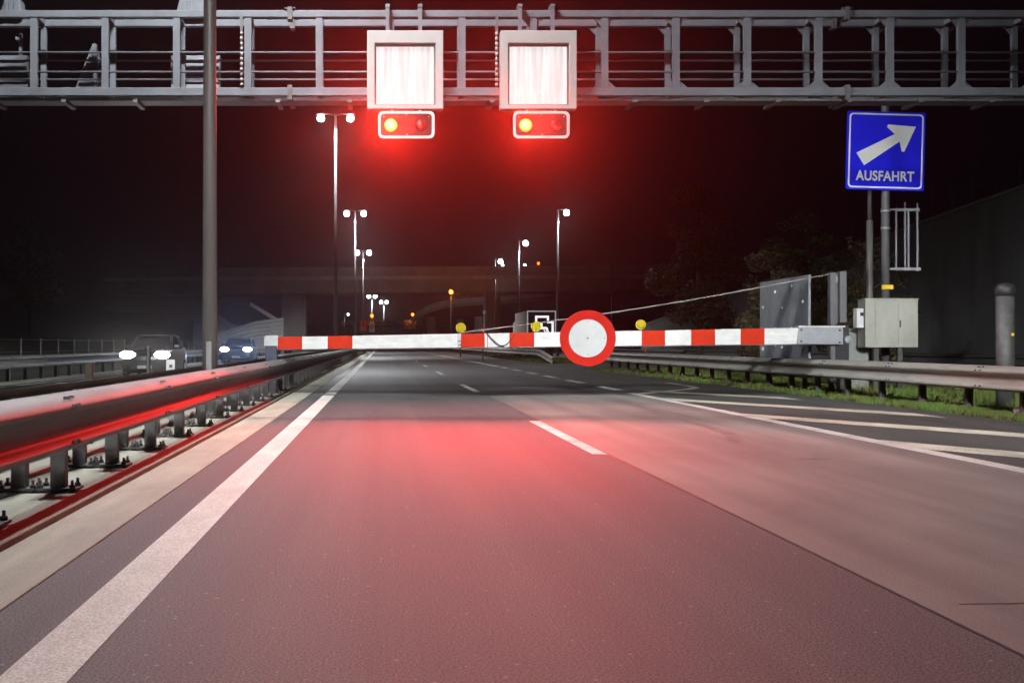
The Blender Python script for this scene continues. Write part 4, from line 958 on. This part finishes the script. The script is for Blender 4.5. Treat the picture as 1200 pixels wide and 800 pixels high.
TX, TY = 13.5, 105.0
t = thing('lorry', 'parked lorry with white line pattern given a glow on its dark rear doors, behind the boom', 'lorry', (TX, TY, 0))
b = MB(); b.box(TX-1.22, TX+1.22, TY, TY+9.5, 1.05, 4.05); b.build('cargo_box', 'truck_side', t, bevel=0.03)
b = MB(); b.box(TX-1.16, TX+1.16, TY-0.04, TY-0.003, 1.12, 3.97); rd = b.build('rear_doors', 'truck_dark', t)
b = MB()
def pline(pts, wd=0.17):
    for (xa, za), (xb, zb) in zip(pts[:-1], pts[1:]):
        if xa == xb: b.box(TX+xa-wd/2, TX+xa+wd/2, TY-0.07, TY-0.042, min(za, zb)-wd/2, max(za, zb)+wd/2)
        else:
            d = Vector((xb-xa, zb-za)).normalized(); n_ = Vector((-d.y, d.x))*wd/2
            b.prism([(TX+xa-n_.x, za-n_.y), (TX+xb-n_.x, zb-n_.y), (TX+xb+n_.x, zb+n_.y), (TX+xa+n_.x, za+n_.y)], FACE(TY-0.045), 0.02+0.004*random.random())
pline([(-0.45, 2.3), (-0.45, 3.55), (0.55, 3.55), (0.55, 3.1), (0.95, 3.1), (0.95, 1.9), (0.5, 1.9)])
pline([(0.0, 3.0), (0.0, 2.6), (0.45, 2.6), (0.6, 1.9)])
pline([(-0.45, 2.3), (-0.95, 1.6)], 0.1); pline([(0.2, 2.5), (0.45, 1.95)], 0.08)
b.build('glow_pattern', 'truck_line_glow', rd)  # reflective lines, their brightness put in as emission
b = MB(); b.ring([(TX-1.24, 1.03), (TX+1.24, 1.03), (TX+1.24, 4.07), (TX-1.24, 4.07)], [(TX-1.12, 1.13), (TX+1.12, 1.13), (TX+1.12, 3.95), (TX-1.12, 3.95)], FACE(TY-0.041), 0.05); b.build('rear_frame', 'white_metal', t)
b = MB(); b.ring([(TX-1.22, 1.05), (TX+1.22, 1.05), (TX+1.22, 4.05), (TX-1.22, 4.05)], [(TX-1.15, 1.12), (TX+1.15, 1.12), (TX+1.15, 3.98), (TX-1.15, 3.98)], FACE(TY-0.093), 0.012); b.build('contour_glow_strip', 'truck_contour_glow', t)  # contour marking brightened by emission, not a lamp
b = MB(); b.box(TX-1.1, TX+1.1, TY+0.3, TY+9.3, 0.75, 1.049); b.box(TX-1.2, TX+1.2, TY-0.1, TY+0.05, 0.45, 0.65); b.build('chassis', 'steel_dark', t)
secs = [(TY+9.9, [(TX-1.2, .5), (TX+1.2, .5), (TX+1.2, 3.3), (TX-1.2, 3.3)]), (TY+11.4, [(TX-1.2, .5), (TX+1.2, .5), (TX+1.2, 3.2), (TX-1.2, 3.2)]), (TY+12.0, [(TX-1.15, .5), (TX+1.15, .5), (TX+1.15, 1.9), (TX-1.15, 1.9)])]
b = MB(); loft(b, secs, 0, False); b.build('cab', 'white_metal', t)
for y in (1.6, 2.9, 8.2):
    for s in (-1, 1): wheel(t, TX + s*1.0, TY + y, 0.5, 0.3)
for dx, dz in ((-1.05, 0.85), (1.05, 0.85)):
    b = MB(); b.box(TX+dx-0.1, TX+dx+0.1, TY-0.08, TY-0.04, dz, dz+0.12); b.build('tail_light', 'boom_red', t)
for px_, m, lab in ((622, 'blue_bin', 'blue wheeled bin under the lorry tail, left of the green bin'), (628.5, 'green_bin', 'green wheeled bin under the lorry tail'), (635, 'blue_bin', 'blue wheeled bin under the lorry tail, right of the green bin')):
    Y = 100; x = U(px_, Y); t = thing('wheeled_bin', lab, 'bin', (x, Y, 0), 'wheeled bins below the lorry')
    b = MB(); loft(b, [(Y, [(x-.19, 0.08), (x+.19, 0.08), (x+.24, 0.95), (x-.24, 0.95)]), (Y+.5, [(x-.19, 0.08), (x+.19, 0.08), (x+.24, 0.95), (x-.24, 0.95)])], 0, False); b.build('body', m, t, bevel=0.02)
    b = MB(); b.prism([(0, .952), (.56, .952), (.56, 1.06), (.05, 1.0)], Matrix(((0,0,1,x-.25),(1,0,0,Y-.03),(0,1,0,0),(0,0,0,1))), 0.5); b.build('lid', m, t, bevel=0.01)
    for s in (-1, 1):
        b = MB(); b.lathe([(0.10, -0.03), (0.10, 0.03)], Matrix.Translation((x+s*.2, Y+.45, 0.10)) @ Matrix.Rotation(R(90), 4, 'Y'), 12); b.build('wheel', 'tyre', t)

# ------------------------------------------------------------------ trees, bushes, grass
def leaf_cloud(blobs, n, size, rng):
    b = MB()
    tot = sum(r[0]*r[1]*r[2] for c, r in blobs)
    for c, r in blobs:
        for _ in range(int(n*r[0]*r[1]*r[2]/tot)):
            while True:
                p = Vector((rng.uniform(-1, 1), rng.uniform(-1, 1), rng.uniform(-1, 1)))
                if 0.15 < p.length < 1: break
            q = Vector(c) + Vector((p.x*r[0], p.y*r[1], p.z*r[2]))
            if noise.noise(q*1.1) < -0.2: continue
            s = size*rng.uniform(0.6, 1.3)
            a = Vector((rng.gauss(0, 1), rng.gauss(0, 1), rng.gauss(0, 0.7))).normalized(); e = a.cross(Vector((rng.gauss(0, 1), rng.gauss(0, 1), rng.gauss(0, 1)))).normalized()
            b.add([q - a*s, q + e*s*0.45, q + a*s, q - e*s*0.45], [(0, 1, 2, 3)])
    return b
def tree(loc, H, spread, n, size, m, lab, seed, group='trees', low=0.25):
    rng = random.Random(seed); x, y, z = loc
    t = thing('tree', lab, 'tree', loc, group)
    b = MB(); b.tube([(x, y, z-0.2), (x+0.08, y, z+H*0.3), (x-0.05, y, z+H*0.6), (x, y, z+H*0.9)], [H*0.022, H*0.016, H*0.010, H*0.003], 9)
    blobs = []
    for k in range(13):
        f = low + (0.92-low)*(k/12); ang = k*2.4 + rng.uniform(-.4, .4); rad = spread*(1.0 - abs(f-0.5)*1.25)*rng.uniform(0.45, 0.8)
        p0 = Vector((x, y, z+H*(f-0.08))); p1 = Vector((x+rad*math.cos(ang), y+rad*math.sin(ang), z+H*f+0.1))
        b.tube([p0, (p0+p1)/2 + Vector((0, 0, 0.12)), p1], [H*0.008, H*0.005, 0.01], 6)
        rr = spread*rng.uniform(0.28, 0.5)*(1.15 - 0.5*f)
        blobs.append((p1, (rr, rr, rr*rng.uniform(0.6, 0.9))))
    blobs.append((Vector((x, y, z+H*0.93)), (spread*0.25, spread*0.25, H*0.09)))
    b.build('trunk', 'bark', t)
    leaf_cloud(blobs, n, size, rng).build('crown', m, t)
    return t
tree((15.6, 61, 0), 9.0, 2.7, 16000, 0.11, 'leaf_dark', 'brownish leafy tree rising behind the right half of the boom', 3)
tree((18.2, 53, 0), 6.8, 2.4, 13000, 0.10, 'leaf_green', 'dim green tree left of the exit sign post, in front of the concrete wall', 5)
tree((14.5, 46, 0), 4.6, 1.7, 7500, 0.08, 'leaf_dark', 'small dark bushy tree directly behind the grey steel panel', 8, low=0.15)
tree((17.0, 43.5, 0), 5.2, 1.8, 7500, 0.08, 'leaf_dark', 'dark bushy tree between the steel panel and the exit sign post', 9, low=0.12)
tree((-12.9, 236, 0), 6.2, 1.9, 2200, 0.22, 'leaf_green', 'small green tree beside the flyover pier, nearer to the median lamp masts', 11, low=0.1)
tree((-15.2, 236, 0), 5.6, 1.8, 2200, 0.22, 'leaf_green', 'small green tree touching the flyover pier', 12, low=0.1)
for i, (x, y, h, lab) in enumerate(((-27, 52, 9, 'dark tree on the hill behind the opposite carriageway, nearest the picture edge'), (-31, 75, 11, 'tallest dark tree on the hill above the grey car'), (-30, 105, 10, 'dark tree on the hill left of the near mast'))):
    tree((x, y, 2), h, 3.2, 3500, 0.2, 'leaf_dark', lab, 20+i)

def grass_mesh(patches, rng):
    b = MB()
    for x0, x1, y0, y1, n, h in patches:
        for _ in range(n):
            x = rng.uniform(x0, x1); y = rng.uniform(y0, y1)
            g = noise.noise(Vector((x*0.9, y*0.5, 3)))
            if g < -0.32: continue
            hh_ = h*rng.uniform(0.35, 1.1)*(0.75+0.7*max(0, g)); w_ = rng.uniform(0.004, 0.010)*(1+y*0.015); a = rng.uniform(0, math.pi); lx, ly = rng.gauss(0, 0.35)*hh_, rng.gauss(0, 0.35)*hh_
            c, s = math.cos(a)*w_, math.sin(a)*w_
            b.add([(x-c, y-s, -0.035), (x+c, y+s, -0.035), (x+c*.7+lx*.4, y+s*.7+ly*.4, hh_*.6), (x-c*.7+lx*.4, y-s*.7+ly*.4, hh_*.6), (x+lx, y+ly, hh_)], [(0, 1, 2, 3), (3, 2, 4)])
    return b
rng = random.Random(4)
g = grass_mesh([(10.2, 13.5, 12, 26, 26000, 0.13), (10.2, 14.8, 26, 45, 22000, 0.15), (10.2, 15, 45, 62.5, 8000, 0.17), (10.3, 15, 80, 125, 7000, 0.25), (11.3, 14.5, 13, 31, 5000, 0.36)], rng).build('grass', 'blade')
tag(g, 'green grass of the right verge and island around the guard rail posts', 'grass', kind='stuff')

# ------------------------------------------------------------------ the night air
hb = MB(); hb.box(-130, 140, -38, 520, -1.2, 34)
hm = bpy.data.materials.new('haze'); hm.use_nodes = True; t_ = hm.node_tree; t_.nodes.remove(t_.nodes['Principled BSDF'])
pv = t_.nodes.new('ShaderNodeVolumePrincipled'); pv.inputs['Color'].default_value = (0.95, 0.95, 0.97, 1); pv.inputs['Density'].default_value = 0.00042
pv.inputs['Anisotropy'].default_value = 0.93
t_.links.new(pv.outputs[0], t_.nodes['Material Output'].inputs['Volume'])
MATS['haze'] = hm
tag(hb.build('haze', 'haze'), 'thin night haze in the air around the lamps', 'haze', kind='stuff')
